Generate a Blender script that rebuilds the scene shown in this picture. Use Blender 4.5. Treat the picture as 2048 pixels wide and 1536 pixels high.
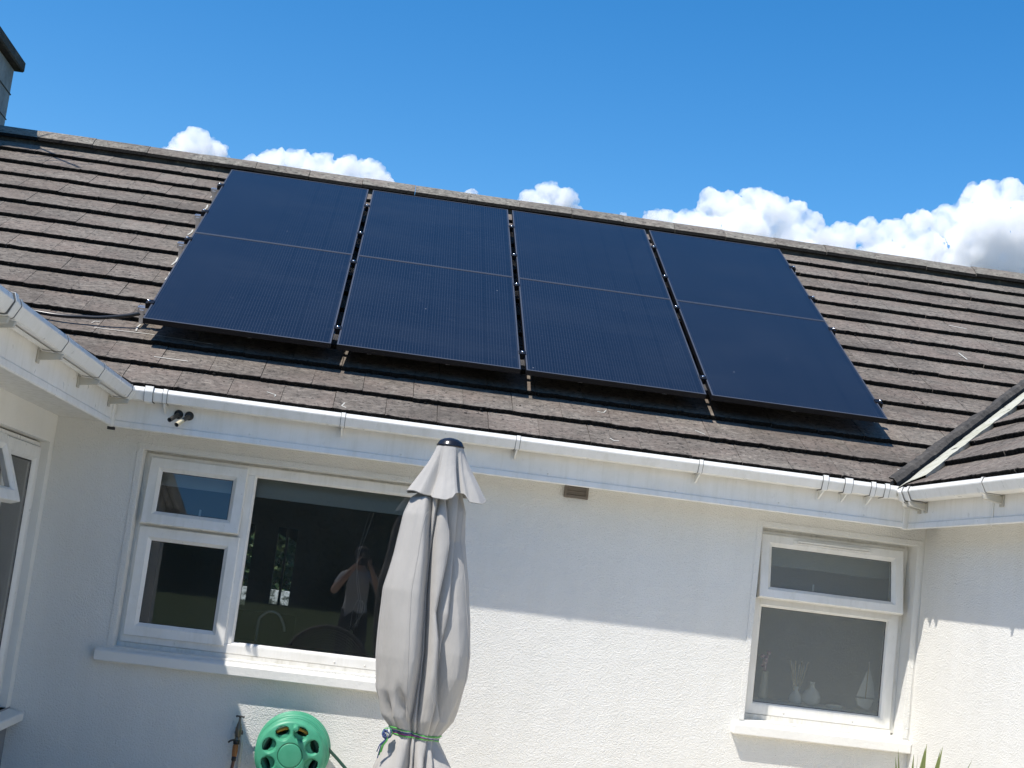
import bpy, bmesh, math, random
from mathutils import Vector, Matrix, noise

random.seed(11)
SC = bpy.context.scene
COL = SC.collection
R = math.radians
for o in list(bpy.data.objects):
    bpy.data.objects.remove(o)

# ------------------------------------------------------------------ camera
cam_d = bpy.data.cameras.new('camera')
cam = bpy.data.objects.new('camera', cam_d)
COL.objects.link(cam)
SC.camera = cam
cam_d.sensor_fit = 'HORIZONTAL'
cam_d.sensor_width = 36.0
cam_d.lens = 36.0 * 2866.0 / 2048.0
cam_d.clip_start = 0.05
cam_d.clip_end = 20000.0
cy, sy = math.cos(R(-4.903)), math.sin(R(-4.903))
cp_, sp_ = math.cos(R(7.752)), math.sin(R(7.752))
cr, sr = math.cos(R(-7.013)), math.sin(R(-7.013))
Mz = Matrix(((cy, -sy, 0), (sy, cy, 0), (0, 0, 1)))
Mx = Matrix(((1, 0, 0), (0, cp_, -sp_), (0, sp_, cp_)))
My = Matrix(((cr, 0, sr), (0, 1, 0), (-sr, 0, cr)))
MC = Mz @ Mx @ My                      # columns: right, forward, up
cam.matrix_world = Matrix.Translation((0, 0, 1.6)) @ Matrix((
    (MC[0][0], MC[0][2], -MC[0][1]),
    (MC[1][0], MC[1][2], -MC[1][1]),
    (MC[2][0], MC[2][2], -MC[2][1]))).to_4x4()

# ------------------------------------------------------------------ light
SUN = Vector((-0.47, -0.36, 1.0)).normalized()      # towards the sun
ELEV = math.asin(SUN.z)
ROT = math.atan2(SUN.x, SUN.y)
world = bpy.data.worlds.new('World')
SC.world = world
world.use_nodes = True
wn = world.node_tree.nodes
wl = world.node_tree.links
wn.clear()
sky = wn.new('ShaderNodeTexSky')
sky.sky_type = 'NISHITA'
sky.sun_disc = False
sky.sun_elevation = ELEV
sky.sun_rotation = ROT
sky.altitude = 0
sky.air_density = 1.0
sky.dust_density = 0.3
sky.ozone_density = 2.5
bg = wn.new('ShaderNodeBackground')
bg.inputs['Strength'].default_value = 0.105
wo = wn.new('ShaderNodeOutputWorld')
hsv = wn.new('ShaderNodeHueSaturation')
hsv.inputs['Saturation'].default_value = 1.40
wl.new(sky.outputs[0], hsv.inputs['Color'])
wl.new(hsv.outputs[0], bg.inputs['Color'])
wl.new(bg.outputs[0], wo.inputs['Surface'])

sun_d = bpy.data.lights.new('sun', 'SUN')
sun_d.energy = 3.45
sun_d.angle = R(0.55)
sun_d.color = (1.0, 0.945, 0.875)
sun = bpy.data.objects.new('sun', sun_d)
COL.objects.link(sun)
sun.location = SUN * 60
sun.rotation_euler = SUN.to_track_quat('Z', 'Y').to_euler()

SC.view_settings.view_transform = 'Standard'
SC.view_settings.look = 'None'
SC.view_settings.gamma = 1.0
SC.view_settings.use_curve_mapping = False
SC.view_settings.exposure = 0.78
SC.render.engine = 'CYCLES'
SC.cycles.max_bounces = 24
SC.cycles.volume_bounces = 20
SC.cycles.glossy_bounces = 4
SC.cycles.transmission_bounces = 6
SC.cycles.diffuse_bounces = 5
SC.cycles.transparent_max_bounces = 24

# ------------------------------------------------------------------ materials
def mat(name, color=(0.5, 0.5, 0.5), rough=0.6, metal=0.0, spec=0.5):
    m = bpy.data.materials.new(name)
    m.use_nodes = True
    b = m.node_tree.nodes['Principled BSDF']
    b.inputs['Base Color'].default_value = (*color, 1)
    b.inputs['Roughness'].default_value = rough
    b.inputs['Metallic'].default_value = metal
    b.inputs['Specular IOR Level'].default_value = spec
    return m

class NT:
    """small wrapper to write node trees briefly"""
    def __init__(self, m):
        self.t = m.node_tree
        self.b = m.node_tree.nodes['Principled BSDF']
    def n(self, kind, **kw):
        nd = self.t.nodes.new(kind)
        for k, v in kw.items():
            setattr(nd, k, v)
        return nd
    def l(self, a, b):
        self.t.links.new(a, b)
    def coord(self, which='Object', scale=(1, 1, 1), rnd=0.0):
        tc = self.n('ShaderNodeTexCoord')
        mp = self.n('ShaderNodeMapping')
        self.l(tc.outputs[which], mp.inputs['Vector'])
        mp.inputs['Scale'].default_value = scale
        if rnd:
            oi = self.n('ShaderNodeObjectInfo')
            mu = self.n('ShaderNodeVectorMath', operation='SCALE')
            cx = self.n('ShaderNodeCombineXYZ')
            for k in range(3):
                self.l(oi.outputs['Random'], cx.inputs[k])
            self.l(cx.outputs[0], mu.inputs[0])
            mu.inputs['Scale'].default_value = rnd
            self.l(mu.outputs[0], mp.inputs['Location'])
        return mp.outputs[0]
    def noise(self, vec, scale, detail=4, rough=0.55, dist=0.0):
        nd = self.n('ShaderNodeTexNoise')
        nd.inputs['Scale'].default_value = scale
        nd.inputs['Detail'].default_value = detail
        nd.inputs['Roughness'].default_value = rough
        nd.inputs['Distortion'].default_value = dist
        if vec is not None:
            self.l(vec, nd.inputs['Vector'])
        return nd.outputs['Fac']
    def ramp(self, fac, stops):
        nd = self.n('ShaderNodeValToRGB')
        el = nd.color_ramp.elements
        while len(el) < len(stops):
            el.new(0.5)
        for e, (p, c) in zip(el, stops):
            e.position = p
            e.color = (*c, 1) if len(c) == 3 else c
        self.l(fac, nd.inputs['Fac'])
        return nd.outputs['Color']
    def mix(self, fac, a, b, mode='MIX'):
        nd = self.n('ShaderNodeMix', data_type='RGBA', blend_type=mode)
        for sock, v in ((nd.inputs[0], fac), (nd.inputs[6], a), (nd.inputs[7], b)):
            if hasattr(v, 'links') or hasattr(v, 'is_linked'):
                self.l(v, sock)
            elif isinstance(v, (int, float)):
                sock.default_value = v
            else:
                sock.default_value = (*v, 1)
        return nd.outputs[2]
    def bump(self, height, strength=0.5, dist=0.01, prev=None):
        nd = self.n('ShaderNodeBump')
        nd.inputs['Strength'].default_value = strength
        nd.inputs['Distance'].default_value = dist
        self.l(height, nd.inputs['Height'])
        if prev is not None:
            self.l(prev, nd.inputs['Normal'])
        return nd.outputs[0]

M = {}

# roughcast painted wall
m = mat('painted_roughcast', (0.78, 0.78, 0.75), 0.85, spec=0.25)
t = NT(m)
v = t.coord()
big = t.noise(v, 1.3, 3)
st = t.noise(t.coord(scale=(5, 5, 0.5)), 1.6, 4)
c = t.ramp(big, [(0.3, (0.765, 0.757, 0.712)), (0.7, (0.805, 0.797, 0.752))])
c = t.mix(0.22, c, t.ramp(st, [(0.35, (0.715, 0.70, 0.645)), (0.62, (0.805, 0.797, 0.757))]))
t.l(c, t.b.inputs['Base Color'])
vo = t.n('ShaderNodeTexVoronoi', feature='SMOOTH_F1')
vo.inputs['Scale'].default_value = 125
vo.inputs['Smoothness'].default_value = 0.6
vd = t.n('ShaderNodeVectorMath', operation='ADD')
nz = t.n('ShaderNodeTexNoise'); nz.inputs['Scale'].default_value = 40
t.l(v, nz.inputs['Vector'])
sc_ = t.n('ShaderNodeVectorMath', operation='SCALE'); sc_.inputs['Scale'].default_value = 0.02
t.l(nz.outputs['Color'], sc_.inputs[0]); t.l(v, vd.inputs[0]); t.l(sc_.outputs[0], vd.inputs[1])
t.l(vd.outputs[0], vo.inputs['Vector'])
n1 = t.bump(t.noise(v, 190, 5, 0.65), 0.8, 0.006)
n2 = t.bump(vo.outputs['Distance'], 0.5, 0.007, n1)
n3 = t.bump(t.noise(v, 9, 3), 0.25, 0.02, n2)
t.l(n3, t.b.inputs['Normal'])
M['wall'] = m

m = mat('smooth_painted_plaster', (0.77, 0.77, 0.74), 0.8, spec=0.3)
t = NT(m); v = t.coord()
t.l(t.ramp(t.noise(v, 3, 5), [(0.3, (0.75, 0.738, 0.69)), (0.7, (0.805, 0.795, 0.75))]), t.b.inputs['Base Color'])
t.l(t.bump(t.noise(v, 45, 4), 0.35, 0.006), t.b.inputs['Normal'])
M['plaster'] = m

m = mat('grey_lower_wall', (0.27, 0.28, 0.29), 0.85, spec=0.25)  # wing wall below the sill, a darker grey than above
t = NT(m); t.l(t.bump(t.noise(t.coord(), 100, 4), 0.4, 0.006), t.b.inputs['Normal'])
M['lower_wall'] = m

m = mat('white_upvc', (0.80, 0.80, 0.79), 0.32, spec=0.45)
t = NT(m); v = t.coord()
c = t.ramp(t.noise(v, 6, 6, 0.65), [(0.3, (0.76, 0.745, 0.695)), (0.62, (0.83, 0.815, 0.77))])
gr = t.ramp(t.noise(t.coord(scale=(9, 9, 0.8)), 1.8, 6, 0.7), [(0.34, (0.30,) * 3), (0.52, (0.0,) * 3)])
c = t.mix(gr, c, (0.60, 0.585, 0.50))
sk_ = t.ramp(t.noise(v, 60, 3), [(0.70, (0.0,) * 3), (0.76, (0.5,) * 3)])
c = t.mix(sk_, c, (0.42, 0.41, 0.36))
t.l(c, t.b.inputs['Base Color'])
t.l(t.ramp(t.noise(v, 14, 4), [(0.3, (0.26,) * 3), (0.7, (0.45,) * 3)]), t.b.inputs['Roughness'])
M['upvc'] = m

m = mat('weathered_upvc', (0.70, 0.70, 0.67), 0.5, spec=0.35)
t = NT(m); v = t.coord()
g = t.noise(t.coord(scale=(4, 4, 1)), 5, 6, 0.7)
t.l(t.ramp(g, [(0.28, (0.55, 0.53, 0.46)), (0.5, (0.73, 0.715, 0.66)), (0.75, (0.78, 0.765, 0.72))]), t.b.inputs['Base Color'])
M['upvc_old'] = m

M['upvc_dirty'] = mat('dirty_upvc', (0.46, 0.44, 0.38), 0.6)
M['gap'] = mat('black_gasket_and_gap', (0.012, 0.012, 0.013), 0.7)  # also colours the dark sash gaps and the pipe bores

# roof tile top
def tile_material(name, tint, moss):
    m = mat(name, (0.08, 0.075, 0.07), 0.9, spec=0.25)
    t = NT(m)
    v = t.coord(rnd=37.0)
    vs = t.coord(scale=(1, 2.2, 1), rnd=37.0)
    a = t.noise(vs, 20, 9, 0.78, 0.5)
    c = t.ramp(a, [(0.34, tuple(0.38 * q for q in tint)), (0.46, tuple(0.85 * q for q in tint)), (0.54, tuple(1.15 * q for q in tint)), (0.66, tuple(2.0 * q for q in tint))])
    # pink/brown drift
    b_ = t.noise(v, 3.5, 4, 0.6)
    pk = t.ramp(b_, [(0.45, (0.0,) * 3), (0.60, (0.8,) * 3)])
    c = t.mix(t.mix(0.5, (0, 0, 0), pk), c, (0.190, 0.142, 0.115))
    # pale lichen
    li = t.ramp(t.noise(v, 30, 7, 0.78, 0.6), [(0.57, (0.0,) * 3), (0.68, (1.0,) * 3)])
    c = t.mix(t.mix(0.60, (0, 0, 0), li), c, (0.34, 0.315, 0.26))
    sp = t.n('ShaderNodeTexVoronoi'); sp.inputs['Scale'].default_value = 55
    t.l(v, sp.inputs['Vector'])
    spots = t.ramp(sp.outputs['Distance'], [(0.10, (1.0,) * 3), (0.20, (0.0,) * 3)])
    pick = t.ramp(t.noise(v, 8, 2), [(0.55, (0.0,) * 3), (0.63, (0.6,) * 3)])
    c = t.mix(t.mix(1.0, spots, pick, 'MULTIPLY'), c, (0.33, 0.32, 0.29))
    # dark specks of moss and soot
    dk = t.ramp(t.noise(v, 34, 7, 0.75), [(0.385, (0.9,) * 3), (0.455, (0.0,) * 3)])
    c = t.mix(dk, c, (0.028, 0.026, 0.024))
    # slow drift of soot and lichen across the whole slope (position in the world, not per tile)
    ge = t.n('ShaderNodeNewGeometry')
    mpd = t.n('ShaderNodeMapping'); mpd.inputs['Scale'].default_value = (0.6, 1.2, 1.2); t.l(ge.outputs['Position'], mpd.inputs['Vector'])
    drift = t.noise(mpd.outputs[0], 1.7, 7, 0.68)
    c = t.mix(t.ramp(drift, [(0.36, (0.55,) * 3), (0.50, (0.0,) * 3)]), c, (0.075, 0.064, 0.053))
    c = t.mix(t.ramp(drift, [(0.52, (0.0,) * 3), (0.68, (0.38,) * 3)]), c, (0.235, 0.215, 0.178))
    oi = t.n('ShaderNodeObjectInfo')
    val = t.n('ShaderNodeMapRange'); val.inputs['To Min'].default_value = 0.88; val.inputs['To Max'].default_value = 1.10
    t.l(oi.outputs['Random'], val.inputs['Value'])
    hs = t.n('ShaderNodeHueSaturation'); t.l(val.outputs[0], hs.inputs['Value']); t.l(c, hs.inputs['Color'])
    hs.inputs['Saturation'].default_value = 0.95
    t.l(hs.outputs[0], t.b.inputs['Base Color'])
    n1 = t.bump(a, 0.5, 0.006)
    n2 = t.bump(t.noise(v, 120, 5, 0.7), 0.6, 0.004, n1)
    t.l(n2, t.b.inputs['Normal'])
    return m
M['tile'] = tile_material('weathered_concrete_tile', (0.160, 0.137, 0.113), 0.5)
M['ridge'] = tile_material('lichened_ridge_tile', (0.205, 0.188, 0.155), 0.5)
t = NT(M['ridge'])
m = mat('dark_edge_and_moss', (0.014, 0.013, 0.012), 0.95, spec=0.1)  # near-black, for tile and ridge edges as well as the moss lumps
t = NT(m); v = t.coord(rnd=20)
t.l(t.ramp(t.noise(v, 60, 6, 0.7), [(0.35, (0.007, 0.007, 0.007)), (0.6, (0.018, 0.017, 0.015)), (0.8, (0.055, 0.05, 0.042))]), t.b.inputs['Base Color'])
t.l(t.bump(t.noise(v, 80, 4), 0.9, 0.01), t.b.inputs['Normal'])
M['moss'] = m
M['felt'] = mat('dark_roof_felt', (0.012, 0.012, 0.012), 0.95, spec=0.1)

m = mat('weathered_lead', (0.055, 0.056, 0.06), 0.6, 0.0)
t = NT(m); t.l(t.ramp(t.noise(t.coord(), 18, 6, 0.7), [(0.3, (0.02, 0.02, 0.021)), (0.7, (0.075, 0.074, 0.072))]), t.b.inputs['Base Color'])
t.l(t.bump(t.noise(t.coord(), 12, 4), 0.5, 0.02), t.b.inputs['Normal'])
M['lead'] = m
m = mat('pale_valley_mortar', (0.42, 0.42, 0.37), 0.9)
t = NT(m); v = t.coord()
c = t.ramp(t.noise(v, 5, 6, 0.7), [(0.3, (0.33, 0.325, 0.23)), (0.5, (0.47, 0.46, 0.37)), (0.7, (0.54, 0.53, 0.48))])
dk = t.ramp(t.noise(v, 13, 5, 0.7), [(0.60, (0.0,) * 3), (0.64, (0.95,) * 3)])
t.l(t.mix(dk, c, (0.03, 0.03, 0.03)), t.b.inputs['Base Color'])
t.l(t.bump(t.noise(v, 40, 5), 0.7, 0.01), t.b.inputs['Normal'])
M['mortar'] = m

m = mat('dark_valley_mortar', (0.05, 0.047, 0.043), 0.95)
t = NT(m); v = t.coord()
t.l(t.ramp(t.noise(v, 14, 7, 0.7), [(0.35, (0.025, 0.024, 0.022)), (0.6, (0.075, 0.068, 0.060)), (0.75, (0.13, 0.12, 0.10))]), t.b.inputs['Base Color'])
t.l(t.bump(t.noise(v, 40, 5), 0.8, 0.01), t.b.inputs['Normal'])
M['darkmortar'] = m
# photovoltaic glass: cells under clear glass
m = mat('photovoltaic_glass', (0.006, 0.010, 0.022), 0.16, spec=0.36)
t = NT(m)
v = t.coord()
sep = t.n('ShaderNodeSeparateXYZ'); t.l(v, sep.inputs[0])
def stripe(sock, period, width, off=0.0):
    mu = t.n('ShaderNodeMath', operation='MULTIPLY_ADD'); mu.inputs[1].default_value = 1.0 / period; mu.inputs[2].default_value = off
    t.l(sock, mu.inputs[0])
    fr = t.n('ShaderNodeMath', operation='FRACT'); t.l(mu.outputs[0], fr.inputs[0])
    lt = t.n('ShaderNodeMath', operation='LESS_THAN'); lt.inputs[1].default_value = width
    t.l(fr.outputs[0], lt.inputs[0])
    return lt.outputs[0]
wires = stripe(sep.outputs[0], 0.0183, 0.16)
cellx = stripe(sep.outputs[0], 0.1835, 0.014, 0.02)
celly = stripe(sep.outputs[1], 0.0925, 0.03, 0.0)
c = t.mix(t.noise(v, 2.2, 3), (0.007, 0.0085, 0.014), (0.013, 0.015, 0.022))
c = t.mix(wires, c, (0.032, 0.037, 0.050))
c = t.mix(cellx, c, (0.004, 0.005, 0.009))
c = t.mix(celly, c, (0.005, 0.007, 0.013))
spk = t.n('ShaderNodeTexVoronoi'); spk.inputs['Scale'].default_value = 4.5
t.l(t.coord(rnd=9), spk.inputs['Vector'])
c = t.mix(t.ramp(spk.outputs['Distance'], [(0.016, (0.8,) * 3), (0.028, (0.0,) * 3)]), c, (0.20, 0.21, 0.22))
film = t.noise(t.coord(scale=(0.7, 1.6, 1), rnd=5), 1.6, 4)
c = t.mix(t.ramp(film, [(0.45, (0.0,) * 3), (0.75, (0.30,) * 3)]), c, (0.028, 0.031, 0.038))
dust = t.ramp(t.noise(t.coord(scale=(1, 1, 1), rnd=11), 7, 7, 0.7), [(0.62, (0.0,) * 3), (0.80, (0.35,) * 3)])
c = t.mix(dust, c, (0.06, 0.065, 0.075))
t.l(c, t.b.inputs['Base Color'])
t.l(t.ramp(t.noise(v, 5, 5), [(0.3, (0.10,) * 3), (0.7, (0.20,) * 3)]), t.b.inputs['Roughness'])
t.b.inputs['Coat Weight'].default_value = 0.0
M['pv'] = m
M['blackalu'] = mat('black_anodised_aluminium', (0.006, 0.006, 0.008), 0.45, 0.0, 0.25)
M['lip'] = mat('lightened_frame_lip', (0.085, 0.09, 0.105), 0.4, 0.3)  # lip coloured paler than the black frame, for the light it catches
M['alu'] = mat('bare_aluminium', (0.62, 0.63, 0.65), 0.35, 0.9)
M['steel'] = mat('stainless_steel', (0.75, 0.75, 0.76), 0.2, 1.0)
M['cable'] = mat('black_conduit', (0.010, 0.010, 0.011), 0.3, spec=0.5)

# glass pane: thin, part mirror part clear
def glass(name, ior, tint=(0.9, 0.93, 0.92), rough=0.0, frost=0.0, film=0.0):
    m = bpy.data.materials.new(name); m.use_nodes = True
    nt = m.node_tree; nt.nodes.clear()
    out = nt.nodes.new('ShaderNodeOutputMaterial')
    tr = nt.nodes.new('ShaderNodeBsdfTransparent'); tr.inputs['Color'].default_value = (*tint, 1)
    gl = nt.nodes.new('ShaderNodeBsdfGlossy'); gl.inputs['Roughness'].default_value = rough
    fr = nt.nodes.new('ShaderNodeFresnel'); fr.inputs['IOR'].default_value = ior
    mx = nt.nodes.new('ShaderNodeMixShader')
    base = tr.outputs[0]
    if film:
        dd = nt.nodes.new('ShaderNodeBsdfDiffuse'); dd.inputs['Color'].default_value = (0.5, 0.52, 0.50, 1)
        nf = nt.nodes.new('ShaderNodeTexNoise'); nf.inputs['Scale'].default_value = 2.5; nf.inputs['Detail'].default_value = 6
        tcf = nt.nodes.new('ShaderNodeTexCoord'); nt.links.new(tcf.outputs['Object'], nf.inputs['Vector'])
        mf = nt.nodes.new('ShaderNodeMapRange'); mf.inputs['From Min'].default_value = 0.3; mf.inputs['From Max'].default_value = 0.75
        mf.inputs['To Min'].default_value = film * 0.6; mf.inputs['To Max'].default_value = film * 1.5
        nt.links.new(nf.outputs[0], mf.inputs['Value'])
        m3 = nt.nodes.new('ShaderNodeMixShader'); nt.links.new(mf.outputs[0], m3.inputs[0])
        nt.links.new(tr.outputs[0], m3.inputs[1]); nt.links.new(dd.outputs[0], m3.inputs[2])
        base = m3.outputs[0]
    if frost:
        df = nt.nodes.new('ShaderNodeBsdfDiffuse'); df.inputs['Color'].default_value = (0.44, 0.48, 0.46, 1)
        m2 = nt.nodes.new('ShaderNodeMixShader'); m2.inputs[0].default_value = frost
        nt.links.new(tr.outputs[0], m2.inputs[1]); nt.links.new(df.outputs[0], m2.inputs[2])
        base = m2.outputs[0]
        tc = nt.nodes.new('ShaderNodeTexCoord')
        nz = nt.nodes.new('ShaderNodeTexNoise'); nz.inputs['Scale'].default_value = 55; nz.inputs['Detail'].default_value = 4
        nz.inputs['Distortion'].default_value = 1.2
        nt.links.new(tc.outputs['Object'], nz.inputs['Vector'])
        bp = nt.nodes.new('ShaderNodeBump'); bp.inputs['Strength'].default_value = 0.9; bp.inputs['Distance'].default_value = 0.012
        nt.links.new(nz.outputs[0], bp.inputs['Height'])
        for nd in (gl, fr, df):
            nt.links.new(bp.outputs[0], nd.inputs['Normal'])
    nt.links.new(fr.outputs[0], mx.inputs[0]); nt.links.new(base, mx.inputs[1]); nt.links.new(gl.outputs[0], mx.inputs[2])
    nt.links.new(mx.outputs[0], out.inputs['Surface'])
    return m
M['glass'] = glass('window_glass', 1.85, film=0.035)
M['frosted'] = glass('frosted_glass', 1.6, (0.88, 0.92, 0.90), 0.10, 0.30)

# umbrella cloth
m = mat('grey_canopy_cloth', (0.40, 0.385, 0.37), 0.85, spec=0.2)
t = NT(m); v = t.coord()
t.l(t.ramp(t.noise(v, 4, 5, 0.6), [(0.3, (0.375, 0.362, 0.338)), (0.7, (0.42, 0.406, 0.380))]), t.b.inputs['Base Color'])
n1 = t.bump(t.noise(v, 500, 2), 0.15, 0.001)
n2 = t.bump(t.noise(t.coord(scale=(1, 1, 0.25)), 16, 4, 0.6), 0.35, 0.02, n1)
t.l(n2, t.b.inputs['Normal'])
t.b.inputs['Sheen Weight'].default_value = 0.15
M['cloth'] = m
M['blackplastic'] = mat('glossy_black_plastic', (0.012, 0.012, 0.015), 0.25)
M['pole'] = mat('dark_grey_steel_pole', (0.06, 0.06, 0.065), 0.4, 0.6)

m = mat('green_reel_plastic', (0.045, 0.30, 0.19), 0.42, spec=0.4)
t = NT(m); t.l(t.ramp(t.noise(t.coord(), 14, 5), [(0.3, (0.048, 0.285, 0.165)), (0.7, (0.075, 0.345, 0.21))]), t.b.inputs['Base Color'])
M['green'] = m
M['greendark'] = mat('dark_green_hose', (0.015, 0.085, 0.060), 0.45)
M['yellow'] = mat('orange_yellow_plastic', (0.62, 0.33, 0.05), 0.45)
M['brass'] = mat('weathered_brass', (0.20, 0.175, 0.135), 0.42, 0.75)
M['tip'] = mat('sunlit_brass_tip', (0.62, 0.55, 0.38), 0.45, 0.2)  # brass coloured paler, as if the sun strikes the tip
M['orange'] = mat('orange_brown_connector', (0.33, 0.13, 0.035), 0.45)
M['brownhose'] = mat('brown_rubber_hose', (0.14, 0.065, 0.04), 0.5)
M['cream'] = mat('cream_plastic', (0.62, 0.60, 0.52), 0.5)
M['pipe'] = mat('grey_copper_pipe', (0.10, 0.095, 0.085), 0.5, 0.5)
M['vent'] = mat('brown_plastic_vent', (0.17, 0.145, 0.12), 0.6)

m = mat('chimney_render', (0.30, 0.30, 0.29), 0.9)
t = NT(m); v = t.coord()
t.l(t.ramp(t.noise(v, 5, 7, 0.7), [(0.3, (0.16, 0.16, 0.155)), (0.6, (0.33, 0.33, 0.315)), (0.8, (0.40, 0.40, 0.38))]), t.b.inputs['Base Color'])
t.l(t.bump(t.noise(v, 40, 6), 0.6, 0.01), t.b.inputs['Normal'])
M['chimney'] = m
m = mat('sooty_concrete', (0.07, 0.065, 0.06), 0.95)
t = NT(m); v = t.coord()
t.l(t.ramp(t.noise(v, 9, 7, 0.7), [(0.35, (0.025, 0.024, 0.022)), (0.6, (0.07, 0.065, 0.055)), (0.75, (0.20, 0.18, 0.13))]), t.b.inputs['Base Color'])
t.l(t.bump(t.noise(v, 40, 6), 0.6, 0.01), t.b.inputs['Normal'])
M['soot'] = m

m = mat('paving', (0.5, 0.48, 0.44), 0.9)
t = NT(m); v = t.coord()
t.l(t.ramp(t.noise(v, 3, 8, 0.7), [(0.3, (0.57, 0.52, 0.43)), (0.7, (0.68, 0.63, 0.53))]), t.b.inputs['Base Color'])
M['paving'] = m
m = mat('mown_grass', (0.06, 0.10, 0.025), 0.9)
t = NT(m); v = t.coord()
t.l(t.ramp(t.noise(v, 1.5, 8, 0.7), [(0.3, (0.040, 0.070, 0.015)), (0.7, (0.085, 0.125, 0.035))]), t.b.inputs['Base Color'])
t.l(t.bump(t.noise(v, 60, 4), 0.8, 0.03), t.b.inputs['Normal'])
M['grass'] = m
def leafmat(name, a, b):
    m = mat(name, a, 0.6)
    t = NT(m)
    t.l(t.ramp(t.noise(t.coord(), 0.9, 4), [(0.3, a), (0.7, b)]), t.b.inputs['Base Color'])
    t.b.inputs['Subsurface Weight'].default_value = 0.0
    return m
M['leaf'] = leafmat('dark_tree_leaf', (0.022, 0.040, 0.012), (0.045, 0.075, 0.022))
M['leaf2'] = leafmat('bright_hedge_leaf', (0.035, 0.065, 0.015), (0.06, 0.10, 0.025))
M['bark'] = mat('bark', (0.07, 0.055, 0.04), 0.9)
m = mat('sword_leaf', (0.13, 0.17, 0.05), 0.45)
t = NT(m)
v = t.coord('UV')
sp = t.n('ShaderNodeSeparateXYZ'); t.l(v, sp.inputs[0])
c = t.ramp(sp.outputs[0], [(0.0, (0.30, 0.32, 0.10)), (0.25, (0.14, 0.185, 0.055)), (0.75, (0.14, 0.185, 0.055)), (1.0, (0.30, 0.32, 0.10))])
t.l(c, t.b.inputs['Base Color'])
M['sword'] = m
M['terracotta'] = mat('terracotta', (0.30, 0.13, 0.07), 0.8)

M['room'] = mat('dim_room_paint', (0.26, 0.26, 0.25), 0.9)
M['bath'] = mat('bathroom_paint', (0.62, 0.64, 0.63), 0.9)
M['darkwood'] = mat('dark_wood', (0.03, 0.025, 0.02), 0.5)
M['whiteceramic'] = mat('white_ceramic', (0.85, 0.86, 0.85), 0.25)
M['reed'] = mat('dry_reed', (0.55, 0.46, 0.30), 0.8)
M['blind'] = mat('pale_blind_cloth', (0.46, 0.48, 0.44), 0.9)
M['pink'] = mat('pink_petal', (0.55, 0.30, 0.38), 0.8)
M['chalk'] = mat('white_chalk', (0.47, 0.46, 0.41), 0.9)
M['wicker'] = mat('grey_wicker', (0.20, 0.18, 0.16), 0.7)
M['strandwhite'] = mat('pale_strand', (0.35, 0.35, 0.33), 0.8)

# cords of the umbrella tie
for nm, c in (('cord_blue', (0.05, 0.08, 0.22)), ('cord_green', (0.10, 0.42, 0.08)), ('cord_purple', (0.30, 0.08, 0.25)), ('cord_pale', (0.50, 0.52, 0.48))):
    M[nm] = mat(nm, c, 0.7)

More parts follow.
